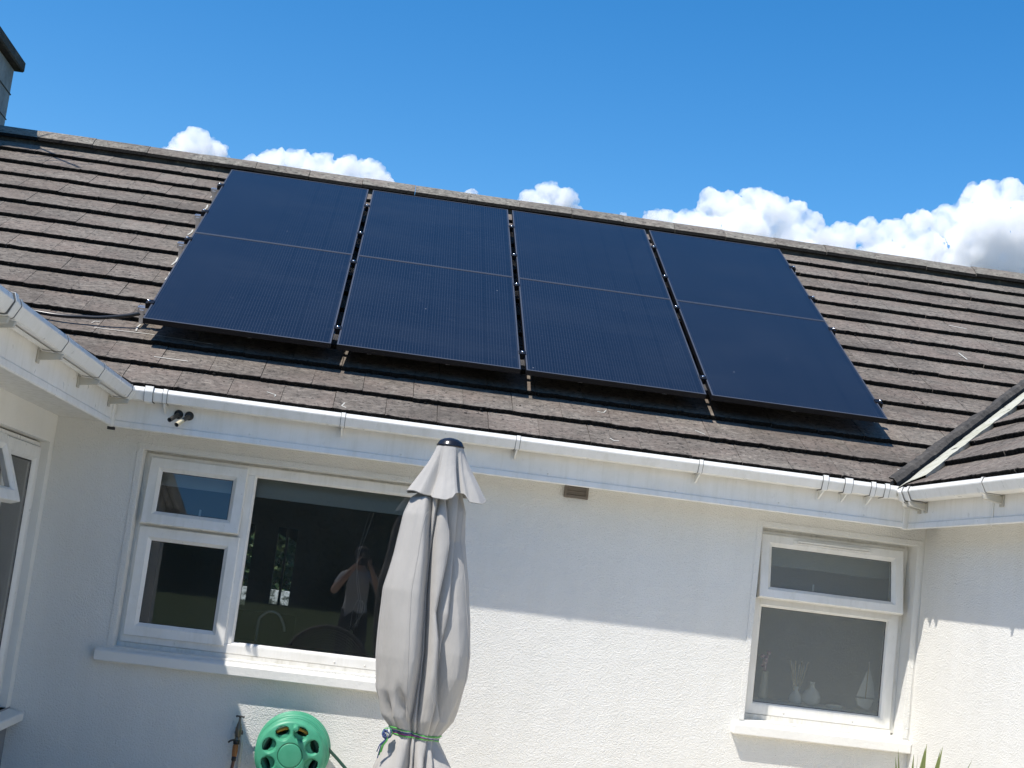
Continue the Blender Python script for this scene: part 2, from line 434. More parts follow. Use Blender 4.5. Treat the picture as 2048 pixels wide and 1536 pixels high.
# ------------------------------------------------------------------ mesh helpers
class MB:
    """collects shapes; build() links them as ONE mesh object"""
    def __init__(self):
        self.v = []; self.f = []; self.mi = []; self.sm = []; self.uv = {}
    def add(self, vs, fs, mi=0, smooth=False):
        o = len(self.v)
        self.v += [tuple(p) for p in vs]
        for f in fs:
            self.f.append([o + i for i in f]); self.mi.append(mi); self.sm.append(smooth)
        return self
    def box(self, x0, x1, y0, y1, z0, z1, mi=0):
        vs = [(x, y, z) for z in (z0, z1) for y in (y0, y1) for x in (x0, x1)]
        return self.add(vs, [(0, 2, 3, 1), (4, 5, 7, 6), (0, 1, 5, 4), (2, 6, 7, 3), (0, 4, 6, 2), (1, 3, 7, 5)], mi)
    def obox(self, c, ax, ay, az, mi=0):
        """box from centre and three half-axis vectors"""
        c = Vector(c); ax = Vector(ax); ay = Vector(ay); az = Vector(az)
        vs = [c + sx * ax + s_ * ay + sz * az for sz in (-1, 1) for s_ in (-1, 1) for sx in (-1, 1)]
        return self.add(vs, [(0, 2, 3, 1), (4, 5, 7, 6), (0, 1, 5, 4), (2, 6, 7, 3), (0, 4, 6, 2), (1, 3, 7, 5)], mi)
    def tube(self, pts, r, n=10, mi=0, caps=True):
        pts = [Vector(p) for p in pts]
        rs = r if isinstance(r, (list, tuple)) else [r] * len(pts)
        rings = []
        prev = None
        for i, p in enumerate(pts):
            a = pts[max(0, i - 1)]; b = pts[min(len(pts) - 1, i + 1)]
            d = (b - a).normalized()
            if prev is None:
                u = d.orthogonal().normalized()
            else:
                u = (prev - prev.dot(d) * d)
                u = u.normalized() if u.length > 1e-6 else d.orthogonal().normalized()
            prev = u
            w = d.cross(u)
            rings.append([p + rs[i] * (math.cos(2 * math.pi * k / n) * u + math.sin(2 * math.pi * k / n) * w) for k in range(n)])
        vs = [q for rg in rings for q in rg]
        fs = []
        for i in range(len(pts) - 1):
            for k in range(n):
                k2 = (k + 1) % n
                fs.append((i * n + k, i * n + k2, (i + 1) * n + k2, (i + 1) * n + k))
        self.add(vs, fs, mi, True)
        if caps:
            o = len(self.v) - len(vs)
            self.f.append([o + k for k in reversed(range(n))]); self.mi.append(mi); self.sm.append(False)
            e = o + (len(pts) - 1) * n
            self.f.append([e + k for k in range(n)]); self.mi.append(mi); self.sm.append(False)
        return self
    def lathe(self, base, prof, axis=(0, 0, 1), n=32, mi=0):
        """prof: list of (radius, height along axis)"""
        base = Vector(base); d = Vector(axis).normalized(); u = d.orthogonal().normalized(); w = d.cross(u)
        vs = []
        for r, h in prof:
            for k in range(n):
                a = 2 * math.pi * k / n
                vs.append(base + d * h + r * (math.cos(a) * u + math.sin(a) * w))
        fs = []
        for i in range(len(prof) - 1):
            for k in range(n):
                k2 = (k + 1) % n
                fs.append((i * n + k, i * n + k2, (i + 1) * n + k2, (i + 1) * n + k))
        self.add(vs, fs, mi, True)
        o = len(self.v) - len(vs)
        if prof[0][0] > 1e-4:
            self.f.append([o + k for k in reversed(range(n))]); self.mi.append(mi); self.sm.append(False)
        if prof[-1][0] > 1e-4:
            e = o + (len(prof) - 1) * n
            self.f.append([e + k for k in range(n)]); self.mi.append(mi); self.sm.append(False)
        return self
    def prism(self, poly, d, mi=0):
        """extrude a polygon (3D points) by vector d"""
        n = len(poly); d = Vector(d)
        vs = [Vector(p) for p in poly] + [Vector(p) + d for p in poly]
        fs = [list(range(n))[::-1], list(range(n, 2 * n))] + [(i, (i + 1) % n, n + (i + 1) % n, n + i) for i in range(n)]
        return self.add(vs, fs, mi)
    def build(self, name, mats, parent=None, bevel=0.0, xf=None, fix=True, angle=40):
        me = bpy.data.meshes.new(name)
        vs = self.v if xf is None else [tuple(xf(Vector(p))) for p in self.v]
        me.from_pydata(vs, [], self.f)
        mats = mats if isinstance(mats, (list, tuple)) else [mats]
        for q in mats:
            me.materials.append(q)
        me.polygons.foreach_set('material_index', self.mi)
        me.polygons.foreach_set('use_smooth', self.sm)
        if fix or bevel:
            bm = bmesh.new(); bm.from_mesh(me)
            if bevel:
                bmesh.ops.remove_doubles(bm, verts=bm.verts, dist=1e-5)
                bmesh.ops.recalc_face_normals(bm, faces=bm.faces)
                es = [e for e in bm.edges if len(e.link_faces) == 2 and e.calc_face_angle(0) > R(angle)]
                bmesh.ops.bevel(bm, geom=es, offset=bevel, segments=1, affect='EDGES', profile=0.5, clamp_overlap=True)
            bmesh.ops.recalc_face_normals(bm, faces=bm.faces)
            bm.to_mesh(me); bm.free()
        me.update()
        return link(name, me, parent)

def adopt(o, parent):
    """parent o so that its own matrix stays its place in the world"""
    o.parent = parent
    o.matrix_parent_inverse = parent.matrix_basis.inverted()
    return o

def link(name, me, parent=None):
    o = bpy.data.objects.new(name, me)
    COL.objects.link(o)
    return adopt(o, parent) if parent is not None else o

def tag(o, label=None, cat=None, group=None, kind=None):
    if label: o['label'] = label
    if cat: o['category'] = cat
    if group: o['group'] = group
    if kind: o['kind'] = kind
    return o

def thing(name, label, cat, loc=(0, 0, 0), group=None):
    o = bpy.data.objects.new(name, None)
    o.empty_display_size = 0.1
    COL.objects.link(o)
    o.location = loc
    return tag(o, label, cat, group)

# ------------------------------------------------------------------ key dimensions (metres, camera 1.6 m above the ground)
P = R(30.618); CP, SP, TP = math.cos(P), math.sin(P), math.tan(P)
OY, OZ = 8.763, 2.757                    # roof surface at slope distance v = 0
def RP(x, v, h=0.0):
    return Vector((x, OY + v * CP - h * SP, OZ + v * SP + h * CP))
YW = 8.5                                 # main wall
XL, XR = -1.87, 3.36                     # wing walls
YF, XFL, XFR = 8.27, -1.52, 3.15         # fascia faces
ZG = 2.42                                # gutter lip
V_EAVE, GAUGE, TW = -0.645, 0.333, 0.302
V_RIDGE = 4.10
TPL, TPR = math.tan(R(29.3)), math.tan(R(33.2))
Z_EAVE = OZ + V_EAVE * SP
Y_EAVE = OY + V_EAVE * CP

def xval_l(y): return -1.43 - (y - Y_EAVE) * TP / TPL
def xval_r(y): return 3.06 + (y - Y_EAVE) * TP / TPR
Y_RIDGE = OY + V_RIDGE * CP
Z_RIDGE = OZ + V_RIDGE * SP

# ------------------------------------------------------------------ ground
g = MB(); g.add([(-700, -700, -0.02), (700, -700, -0.02), (700, 700, -0.02), (-700, 700, -0.02)], [(0, 1, 2, 3)])
tag(g.build('lawn', M['grass']), kind='structure')
g = MB()
for i in range(12):
    for j in range(21):
        x = -4.1 + i * 0.72; y = -6.6 + j * 0.72
        g.box(x, x + 0.71, y, min(y + 0.71, 8.48), -0.018, 0.012 + random.uniform(-0.002, 0.002))
tag(g.build('patio', M['paving']), kind='structure')  # unseen slabs, spread wide and pale to bounce light onto the shaded walls

# ------------------------------------------------------------------ house
house = thing('house', 'white rendered bungalow with brown tiled roof carrying the solar panels', 'house', (0, YW, 0))

def wall_with_holes(mb, T, u0, u1, z0, z1, holes, depth, mi=0):
    """outer face at o=0 with rectangular holes, and reveals going 'depth' inwards. T maps (u, out, z)"""
    us = sorted({u0, u1, *[h[0] for h in holes], *[h[1] for h in holes]})
    zs = sorted({z0, z1, *[h[2] for h in holes], *[h[3] for h in holes]})
    for a, b in zip(us, us[1:]):
        for c_, d in zip(zs, zs[1:]):
            um, zm = (a + b) / 2, (c_ + d) / 2
            if any(h[0] < um < h[1] and h[2] < zm < h[3] for h in holes):
                continue
            for o in (0.0, -depth):
                mb.add([T(a, o, c_), T(b, o, c_), T(b, o, d), T(a, o, d)], [(0, 1, 2, 3)], mi)
    for h in holes + [(u0, u1, z0, z1)]:
        a, b, c_, d = h[:4]
        for q in (((a, c_), (b, c_)), ((b, c_), (b, d)), ((b, d), (a, d)), ((a, d), (a, c_))):
            mb.add([T(q[0][0], 0, q[0][1]), T(q[1][0], 0, q[1][1]), T(q[1][0], -depth, q[1][1]), T(q[0][0], -depth, q[0][1])], [(0, 1, 2, 3)], mi)

W1 = (-1.36, 0.45, 0.955, 2.095)
W2 = (2.345, 3.315, 0.955, 2.105)
WL = (5.4, 8.40, 0.56, 2.06)
TM = lambda u, o, z: (u, YW - o, z)
TL = lambda u, o, z: (XL + o, u, z)
TR = lambda u, o, z: (XR - o, u, z)
w = MB(); wall_with_holes(w, TM, -6.8, 7.4, -0.02, 2.30, [W1, W2], 0.28)
w.build('wall', M['wall'], house)
w = MB(); wall_with_holes(w, TL, 3.6, 8.498, 0.56, 2.225, [WL], 0.28)
w.build('wall', M['plaster'], house)
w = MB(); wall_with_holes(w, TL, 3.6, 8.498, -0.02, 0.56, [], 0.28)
w.build('lower_wall', M['lower_wall'], house)
w = MB(); wall_with_holes(w, TR, 3.6, 8.498, -0.02, 2.24, [], 0.28)
w.build('wall', M['wall'], house)
# ends and far side of the house
w = MB()
w.box(-6.8, XL - 0.28, 3.6, 3.88, -0.02, 2.24); w.box(XR + 0.28, 7.4, 3.6, 3.88, -0.02, 2.24)
w.build('wall', M['wall'], house)
w = MB()
DOOR_Y = 13.2
w.box(-6.8, -6.52, 8.79, 16.0, -0.02, 2.3); w.box(7.12, 7.4, 8.79, 16.0, -0.02, 2.3)
w.build('wall', M['wall'], house)
# plaster bands round the two windows in the main wall
for a, b, c_, d in (W1, W2):
    w = MB(); e = 0.035; t_ = 0.0045
    rb = min(b + e, XR - 0.004)
    w.box(a - e, a - 0.0015, YW - t_, YW - 0.0006, c_, d + e); w.box(b + 0.0015, rb, YW - t_, YW - 0.0006, c_, d + e)
    w.box(a - 0.001, b + 0.001, YW - t_ + 0.0005, YW - 0.0006, d + 0.0015, d + e)
    w.build('plaster_band', M['wall'], house, bevel=0.004)

# ------------------------------------------------------------------ windows
def ring(mb, T, u0, u1, z0, z1, prof, mi=0):
    """sweep prof [(inset, out)] round a rectangle with mitred corners"""
    n = len(prof)
    cs = [lambda i: (u0 + i, z0 + i), lambda i: (u1 - i, z0 + i), lambda i: (u1 - i, z1 - i), lambda i: (u0 + i, z1 - i)]
    vs = []
    for c_ in cs:
        for i, o in prof:
            u, z = c_(i); vs.append(T(u, o, z))
    fs = []
    for k in range(4):
        k2 = (k + 1) % 4
        for j in range(n):
            j2 = (j + 1) % n
            fs.append((k * n + j, k2 * n + j, k2 * n + j2, k * n + j2))
    mb.add(vs, fs, mi)
def prof_frame(wd, o0, o1):
    return [(0, o0), (0, o1 - 0.004), (0.004, o1), (wd - 0.022, o1), (wd - 0.018, o1 - 0.004), (wd - 0.004, o1 - 0.016), (wd, o1 - 0.022), (wd, o0)]
def pane(name, T, u0, u1, z0, z1, o, material, parent, xf=None):
    mb = MB()
    mb.add([T(u0, o, z0), T(u1, o, z0), T(u1, o, z1), T(u0, o, z1)], [(0, 1, 2, 3)])
    return mb.build(name, material, parent, xf=xf, fix=False)
def hinge_xf(axis_pt, axis, ang):
    q = Matrix.Rotation(ang, 4, axis)
    a = Vector(axis_pt)
    return lambda p: q @ (p - a) + a

# kitchen window
win1 = thing('window', None, None, (0, YW, 0)); adopt(win1, house)
O1 = -0.115
UM = -0.742; ZT = 1.665
f = MB()
for (a, b, c_, d) in ((W1[0] + 0.012, UM, 0.982, 2.083),):
    pass
U0, U1, Z0, Z1 = W1[0] + 0.014, W1[1] - 0.014, 0.980, 2.082
ring(f, TM, U0, U1, Z0, Z1, [(0, O1 - 0.06), (0, O1 - 0.003), (0.003, O1), (0.052, O1), (0.055, O1 - 0.004), (0.062, O1 - 0.018), (0.062, O1 - 0.06)])
def bar(mb, T, u0, u1, z0, z1, o0, o1, mi=0):
    vs = [T(u, o, z) for z in (z0, z1) for o in (o0, o1) for u in (u0, u1)]
    mb.add(vs, [(0, 2, 3, 1), (4, 5, 7, 6), (0, 1, 5, 4), (2, 6, 7, 3), (0, 4, 6, 2), (1, 3, 7, 5)], mi)
bar(f, TM, UM - 0.03, UM + 0.03, Z0 + 0.056, Z1 - 0.056, O1 - 0.058, O1 - 0.002)
bar(f, TM, U0 + 0.056, UM - 0.03, ZT - 0.025, ZT + 0.025, O1 - 0.058, O1 - 0.004)
f.build('frame', M['upvc'], win1, bevel=0.0025)
f = MB(); bar(f, TM, W1[0] + 0.001, W1[1] - 0.001, Z0 - 0.040, Z0 - 0.001, O1 - 0.06, O1 + 0.006)
bar(f, TM, W1[0] + 0.001, W1[0] + 0.0135, Z0, Z1, O1 - 0.05, O1 - 0.012)
bar(f, TM, W1[0] + 0.001, W1[1] - 0.001, Z1 + 0.0005, W1[3] - 0.001, O1 - 0.05, O1 - 0.02)
f.build('frame_sealant', M['upvc_old'], win1)
f = MB()
ring(f, TM, UM + 0.024, U1 - 0.040, Z0 + 0.050, Z1 - 0.046, [(0, O1 - 0.05), (0, O1 - 0.003), (0.004, O1 - 0.0005), (0.012, O1 - 0.004), (0.020, O1 - 0.019), (0.020, O1 - 0.05)])
f.build('glazing_bead', M['upvc'], win1)
# sashes: sash > (pane must stay third level) so each sash and pane is a child of the window
f = MB(); ring(f, TM, U0 + 0.024, UM - 0.018, ZT + 0.008, Z1 - 0.026, [(0, O1 - 0.004), (0, O1 + 0.0012), (0.026, O1 + 0.0012), (0.026, O1 - 0.004)]); f.build('gasket_and_gap', M['gap'], win1)  # black strip stands in for the dark gap behind the tilted sash
S1 = (U0 + 0.020, UM - 0.014, ZT + 0.004, Z1 - 0.022)
xt = hinge_xf(TM(0, O1 + 0.006, S1[3]), Vector((1, 0, 0)), R(-6.5))
f = MB(); ring(f, TM, *S1, prof_frame(0.078, O1 - 0.03, O1 + 0.018)); s = f.build('sash', M['upvc'], win1, xf=xt)
s['label'] = 'small top opening sash, tilted slightly outward'
pane('pane', TM, S1[0] + 0.077, S1[1] - 0.077, S1[2] + 0.077, S1[3] - 0.077, O1 - 0.006, M['glass'], win1, xt)
f = MB(); ring(f, TM, S1[0] + 0.070, S1[1] - 0.070, S1[2] + 0.070, S1[3] - 0.070, [(0, O1 - 0.012), (0, O1 - 0.005), (0.0105, O1 - 0.005), (0.0105, O1 - 0.012)])
f.build('gasket_and_gap', M['gap'], win1, xf=xt)
S2 = (U0 + 0.014, UM - 0.006, Z0 + 0.040, ZT - 0.010)
f = MB(); ring(f, TM, *S2, prof_frame(0.080, O1 - 0.03, O1 + 0.016)); f.build('sash', M['upvc'], win1)
pane('pane', TM, S2[0] + 0.079, S2[1] - 0.079, S2[2] + 0.079, S2[3] - 0.079, O1 - 0.006, M['glass'], win1)
f = MB(); ring(f, TM, S2[0] + 0.072, S2[1] - 0.072, S2[2] + 0.072, S2[3] - 0.072, [(0, O1 - 0.012), (0, O1 - 0.005), (0.0105, O1 - 0.005), (0.0105, O1 - 0.012)])
f.build('gasket_and_gap', M['gap'], win1)
PB = (UM + 0.043, U1 - 0.059, Z0 + 0.069, Z1 - 0.065)
pane('pane', TM, *PB, O1 - 0.022, M['glass'], win1)
f = MB(); ring(f, TM, PB[0] - 0.004, PB[1] + 0.004, PB[2] - 0.004, PB[3] + 0.004, [(0, O1 - 0.03), (0, O1 - 0.0205), (0.0075, O1 - 0.0205), (0.0075, O1 - 0.03)])
f.build('gasket_and_gap', M['gap'], win1)
f = MB()
for u in (-1.03, -0.10, 0.08):
    f.lathe(TM(u, O1 - 0.001, Z0 + 0.022), [(0.006, 0), (0.006, 0.003), (0.0, 0.004)], (0, -1, 0), 10)
f.build('drain_cap', M['upvc_old'], win1)
f = MB(); f.box(-1.012, -1.000, YW + 0.17, YW + 0.19, 1.70, 1.79); f.box(-1.02, -0.992, YW + 0.16, YW + 0.195, 1.690, 1.702)
f.build('handle', M['whiteceramic'], win1, bevel=0.003)

# frosted bathroom window
win2 = thing('window', None, None, (2.8, YW, 0)); adopt(win2, house)
O2 = -0.135
U0, U1, Z0, Z1 = W2[0] + 0.012, 3.288, 0.985, 2.088
ZT2 = 1.672
f = MB()
ring(f, TM, U0, U1, Z0, Z1, [(0, O2 - 0.06), (0, O2 - 0.003), (0.003, O2), (0.052, O2), (0.055, O2 - 0.004), (0.062, O2 - 0.018), (0.062, O2 - 0.06)])
bar(f, TM, U0 + 0.056, U1 - 0.056, ZT2 - 0.028, ZT2 + 0.028, O2 - 0.058, O2 - 0.002)
f.build('frame', M['upvc'], win2, bevel=0.0025)
f = MB(); ring(f, TM, U0 + 0.050, U1 - 0.050, Z0 + 0.050, ZT2 - 0.022, [(0, O2 - 0.05), (0, O2 - 0.003), (0.004, O2 - 0.0005), (0.014, O2 - 0.004), (0.022, O2 - 0.019), (0.022, O2 - 0.05)])
f.build('glazing_bead', M['upvc'], win2)
f = MB(); bar(f, TM, W2[0] + 0.001, U1 + 0.004, Z0 - 0.045, Z0 - 0.001, O2 - 0.06, O2 + 0.006)
bar(f, TM, U1 + 0.001, W2[1] - 0.001, Z0 - 0.02, Z1, O2 - 0.05, O2 - 0.016)
bar(f, TM, W2[0] + 0.001, W2[1] - 0.001, Z1 + 0.0005, W2[3] - 0.001, O2 - 0.05, O2 - 0.02)
f.build('frame_sealant', M['upvc_old'], win2)
pb = (U0 + 0.071, U1 - 0.071, Z0 + 0.071, ZT2 - 0.043)
pane('pane', TM, *pb, O2 - 0.022, M['frosted'], win2)
f = MB(); ring(f, TM, pb[0] - 0.003, pb[1] + 0.003, pb[2] - 0.003, pb[3] + 0.003, [(0, O2 - 0.03), (0, O2 - 0.0205), (0.0065, O2 - 0.0205), (0.0065, O2 - 0.03)])
f.build('gasket_and_gap', M['gap'], win2)
f = MB(); ring(f, TM, U0 + 0.020, U1 - 0.016, ZT2 + 0.010, Z1 - 0.026, [(0, O2 - 0.004), (0, O2 + 0.0012), (0.034, O2 + 0.0012), (0.034, O2 - 0.004)]); f.build('gasket_and_gap', M['gap'], win2)  # blackened frame face, for the shaded opening beside the open sash
S3 = (U0 + 0.018, U1 - 0.012, ZT2 + 0.004, Z1 - 0.020)
xt = hinge_xf(TM(0, O2 + 0.006, S3[3]), Vector((1, 0, 0)), R(-11.5))
f = MB(); ring(f, TM, *S3, prof_frame(0.072, O2 - 0.03, O2 + 0.020)); s = f.build('sash', M['upvc'], win2, xf=xt)
s['label'] = 'top sash tilted open with a slim vent along it'
pane('pane', TM, S3[0] + 0.071, S3[1] - 0.071, S3[2] + 0.071, S3[3] - 0.071, O2 - 0.006, M['frosted'], win2, xt)
f = MB(); ring(f, TM, S3[0] + 0.066, S3[1] - 0.066, S3[2] + 0.066, S3[3] - 0.066, [(0, O2 - 0.012), (0, O2 - 0.005), (0.008, O2 - 0.005), (0.008, O2 - 0.012)])
f.build('gasket_and_gap', M['gap'], win2, xf=xt)
f = MB()
zc = S3[3] - 0.032
bar(f, TM, 2.575, 3.075, zc - 0.011, zc + 0.011, O2 + 0.018, O2 + 0.027)
bar(f, TM, 2.60, 3.05, zc - 0.002, zc + 0.010, O2 + 0.0275, O2 + 0.042)
bar(f, TM, 2.60, 3.05, zc - 0.0085, zc - 0.0045, O2 + 0.0275, O2 + 0.034)
f.build('trickle_vent', M['upvc'], win2, bevel=0.002, xf=xt)
f = MB(); f.box(2.745, 2.757, YW + 0.19, YW + 0.205, 1.735, 1.80); f.box(2.735, 2.767, YW + 0.18, YW + 0.21, 1.728, 1.738)
f.build('handle', M['whiteceramic'], win2, bevel=0.003)
f = MB()
for u in (2.62, 3.05):
    f.lathe(TM(u, O2 - 0.001, Z0 + 0.024), [(0.006, 0), (0.006, 0.003), (0.0, 0.004)], (0, -1, 0), 10)
f.build('drain_cap', M['upvc_old'], win2)

# side window of the left wing
win3 = thing('window', None, None, (XL, 7, 0)); adopt(win3, house)
O3 = -0.05
f = MB()
Ys = [5.45, 6.52, 7.56, 8.385]
ring(f, TL, 5.41, 8.395, 0.585, 2.050, [(0, O3 - 0.06), (0, O3 - 0.003), (0.003, O3), (0.052, O3), (0.055, O3 - 0.004), (0.06, O3 - 0.018), (0.06, O3 - 0.06)])
for yb in (6.52, 7.58):
    bar(f, TL, yb - 0.032, yb + 0.032, 0.64, 1.995, O3 - 0.058, O3 - 0.002)
bar(f, TL, 6.552, 7.548, 1.62, 1.68, O3 - 0.057, O3 - 0.003)
bar(f, TL, 5.46, 6.488, 1.62, 1.68, O3 - 0.057, O3 - 0.003)
f.build('frame', M['upvc'], win3, bevel=0.0025)
f = MB(); bar(f, TL, 5.401, 8.399, 0.561, 0.584, O3 - 0.06, O3 + 0.012); f.build('frame_sealant', M['upvc_old'], win3)
f = MB(); ring(f, TL, 7.60, 8.355, 0.612, 2.022, prof_frame(0.085, O3 - 0.03, O3 + 0.018)); f.build('sash', M['upvc'], win3)
f = MB(); ring(f, TL, 7.597, 8.358, 0.609, 2.025, [(0, O3 - 0.01), (0, O3 + 0.007), (0.01, O3 + 0.007), (0.01, O3 - 0.01)])
f.build('gasket_and_gap', M['gap'], win3)
pane('pane', TL, 7.684, 8.271, 0.696, 1.938, O3 - 0.006, M['glass'], win3)
f = MB(); ring(f, TL, 7.680, 8.275, 0.692, 1.942, [(0, O3 - 0.015), (0, O3 - 0.0045), (0.012, O3 - 0.0045), (0.012, O3 - 0.015)]); f.build('gasket_and_gap', M['gap'], win3)
for (a, b) in ((6.535, 7.565), (5.45, 6.505)):
    xt = hinge_xf(TL(0, O3 + 0.006, 2.022), Vector((0, 1, 0)), R(-20) if a > 6 else R(0))
    f = MB(); ring(f, TL, a, b, 1.668, 2.022, prof_frame(0.075, O3 - 0.03, O3 + 0.018)); s = f.build('sash', M['upvc'], win3, xf=xt)
    if a > 6: s['label'] = 'top sash swung far open'
    pane('pane', TL, a + 0.074, b - 0.074, 1.742, 1.948, O3 - 0.006, M['glass'], win3, xt)
    pane('pane', TL, a + 0.02, b - 0.02, 0.645, 1.62, O3 - 0.022, M['glass'], win3)
# sills
for (x0, x1) in ((-1.452, 0.53), (2.270, XR - 0.002)):
    f = MB()
    yb = YW + 0.118 if x0 < 0 else YW + 0.135
    zt = 0.953
    poly = [(x0, YW - 0.058, zt - 0.028), (x0, YW - 0.050, zt - 0.018), (x0, YW + 0.002, zt - 0.010), (x0, yb, zt), (x0, yb, zt - 0.06), (x0, YW - 0.002, zt - 0.08), (x0, YW - 0.058, zt - 0.082)]
    f.prism(poly, (x1 - x0, 0, 0))
    # the sill only enters the opening between the reveals
    f.build('window_sill', M['plaster'], house, bevel=0.006)
f = MB(); f.prism([(XL - 0.04, 5.3, 0.556), (XL + 0.085, 5.3, 0.536), (XL + 0.085, 5.3, 0.488), (XL - 0.04, 5.3, 0.488)], (0, 3.185, 0))
f.build('window_sill', M['plaster'], house, bevel=0.006)

# ------------------------------------------------------------------ fascias, soffits
f = MB(); f.box(XFL - 0.0, XFR + 0.0, YF, YF + 0.02, 2.190, 2.405)
fa = f.build('fascia', M['upvc'], house)
f = MB(); f.prism([(XFL + 0.002, YF - 0.0005, 2.224), (XFL + 0.002, YF - 0.007, 2.218), (XFL + 0.002, YF - 0.009, 2.190), (XFL + 0.002, YF - 0.004, 2.184), (XFL + 0.002, YF - 0.0005, 2.184)], (XFR - XFL - 0.004, 0, 0))
f.build('bottom_bead', M['upvc'], fa)
f = MB()
for x, z in ((0.98, 2.235), (1.74, 2.232), (2.36, 2.240), (2.88, 2.232), (0.12, 2.236), (-0.75, 2.24)):
    f.lathe((x, YF - 0.0005, z), [(0.0045, 0), (0.0045, 0.002), (0, 0.003)], (0, -1, 0), 8)
f.build('nail_cap', M['upvc_old'], fa)
f = MB(); f.box(XFR - 0.03, XFR + 0.012, YF - 0.014, YF + 0.03, 2.180, 2.40); f.build('corner_trim', M['upvc'], fa, bevel=0.004)
f = MB(); f.box(XFL - 0.02, XFL, 3.5, YF + 0.02, 2.190, 2.405)
fb = f.build('fascia', M['upvc'], house)
f = MB(); f.prism([(XFL + 0.0005, 3.5, 2.224), (XFL + 0.007, 3.5, 2.218), (XFL + 0.009, 3.5, 2.190), (XFL + 0.004, 3.5, 2.184), (XFL + 0.0005, 3.5, 2.184)], (0, YF - 3.5 - 0.01, 0))
f.build('bottom_bead', M['upvc'], fb)
f = MB(); f.box(XFL - 0.01, XFL + 0.012, YF - 0.075, YF - 0.004, 2.181, 2.40); f.build('corner_trim', M['upvc'], fb, bevel=0.003)
f = MB(); f.box(XFL - 0.02, XFL + 0.02, YF - 0.02, YF + 0.01, 2.166, 2.182); f.build('end_clip', M['soot'], fb)
f = MB(); f.box(XFR, XFR + 0.02, 3.5, YF + 0.02, 2.185, 2.39)
fc = f.build('fascia', M['upvc'], house)
f = MB(); f.prism([(XFR - 0.0005, 3.5, 2.219), (XFR - 0.007, 3.5, 2.213), (XFR - 0.009, 3.5, 2.185), (XFR - 0.004, 3.5, 2.179), (XFR - 0.0005, 3.5, 2.179)], (0, YF - 3.5 - 0.03, 0))
f.build('bottom_bead', M['upvc'], fc)
f = MB(); f.box(XFR - 0.006, XFR, 7.085, 7.105, 2.176, 2.388); f.build('joint_cover', M['upvc_old'], fc, bevel=0.002)
f = MB()
f.box(XFL, XFR, YF + 0.02, YW + 0.01, 2.232, 2.242); f.build('soffit', M['upvc_old'], house)
f = MB()
ys = [3.5, 5.0, 6.5, 7.62, 8.498]
for a, b in zip(ys, ys[1:]):
    f.box(XL - 0.01, XFL - 0.02, a + 0.002, b - 0.002, 2.222, 2.232)
f.box(XL - 0.012, XFL - 0.018, 3.5, 8.5, 2.234, 2.240)
f.build('soffit', M['upvc_old'], house)
f = MB(); f.box(XFR + 0.02, XR + 0.01, 3.5, YF + 0.02, 2.232, 2.242); f.build('soffit', M['upvc_old'], house)

# ------------------------------------------------------------------ gutters
GP = [(0.004, 0.0), (0.010, -0.060), (0.020, -0.074), (0.094, -0.074), (0.100, -0.070), (0.121, -0.028), (0.122, -0.022), (0.113, 0.0), (0.104, 0.0),
      (0.114, -0.026), (0.096, -0.066), (0.022, -0.070), (0.014, -0.060), (0.008, 0.0)]
def gutter(name, fn0, fn1, z, parent, material, prof=GP):
    """fn0/fn1: (d, z) -> point of either end"""
    n = len(prof)
    mb = MB()
    vs = [fn0(d, z + h) for d, h in prof] + [fn1(d, z + h) for d, h in prof]
    fs = [(i, (i + 1) % n, n + (i + 1) % n, n + i) for i in range(n)]
    mb.add(vs, fs)
    mb.add(vs[:n], [tuple(range(n))]); mb.add(vs[n:], [tuple(range(n))])
    return mb.build(name, material, parent)
def grow(prof, e):
    return [(d + (e if i in (4, 5, 6, 7) else 0), h + (-e if i in (1, 2, 3, 4) else (e if i in (7, 8) else 0))) for i, (d, h) in enumerate(prof)]
GM = gutter('gutter', lambda d, z: (XFL + d, YF - d, z), lambda d, z: (XFR - d, YF - d, z), ZG, house, M['upvc'])
ZL_ = 2.412
GL = gutter('gutter', lambda d, z: (XFL + d, YF - d, z), lambda d, z: (XFL + d, 3.4, z), ZL_, house, M['upvc'])
ZR_ = 2.400
GR = gutter('gutter', lambda d, z: (XFR - d, YF - d, z + 0.008), lambda d, z: (XFR - d, 3.4, z - 0.02), ZR_, house, M['upvc'])
def joint_ring(fn, ends, e, parent):
    mb = MB(); n = len(GP)
    for c_ in ends:
        vs = fn(e, c_ - 0.0016) + fn(e, c_ + 0.0016)
        mb.add(vs, [(i, (i + 1) % n, n + (i + 1) % n, n + i) for i in range(n)] + [tuple(range(n)), tuple(range(n, 2 * n))])
    mb.build('joint_line', M['joint_ring'], parent)
M['joint_ring'] = mat('grey_joint_line', (0.10, 0.10, 0.095), 0.7)
def band_x(x, wd, e=0.005, arm=True, name='bracket'):
    mb = MB(); pr = grow(GP, e); n = len(pr)
    vs = [(x - wd / 2, YF - d, ZG + h) for d, h in pr] + [(x + wd / 2, YF - d, ZG + h) for d, h in pr]
    mb.add(vs, [(i, (i + 1) % n, n + (i + 1) % n, n + i) for i in range(n)] + [tuple(range(n)), tuple(range(n, 2 * n))])
    if arm:
        mb.prism([(x - 0.004, YF - 0.001, ZG - 0.130), (x - 0.004, YF - 0.001, ZG - 0.078), (x - 0.004, YF - 0.098, ZG - 0.079), (x - 0.004, YF - 0.092, ZG - 0.088)], (0.008, 0, 0))
        mb.box(x - 0.016, x + 0.016, YF - 0.006, YF - 0.0005, ZG - 0.135, ZG - 0.08)
    mb.build(name, M['upvc'], GM)
    joint_ring(lambda e2, x2: [(x2, YF - d, ZG + h) for d, h in grow(GP, e2)], (x - wd / 2 - 0.0012, x + wd / 2 + 0.0012), e * 0.72, GM)
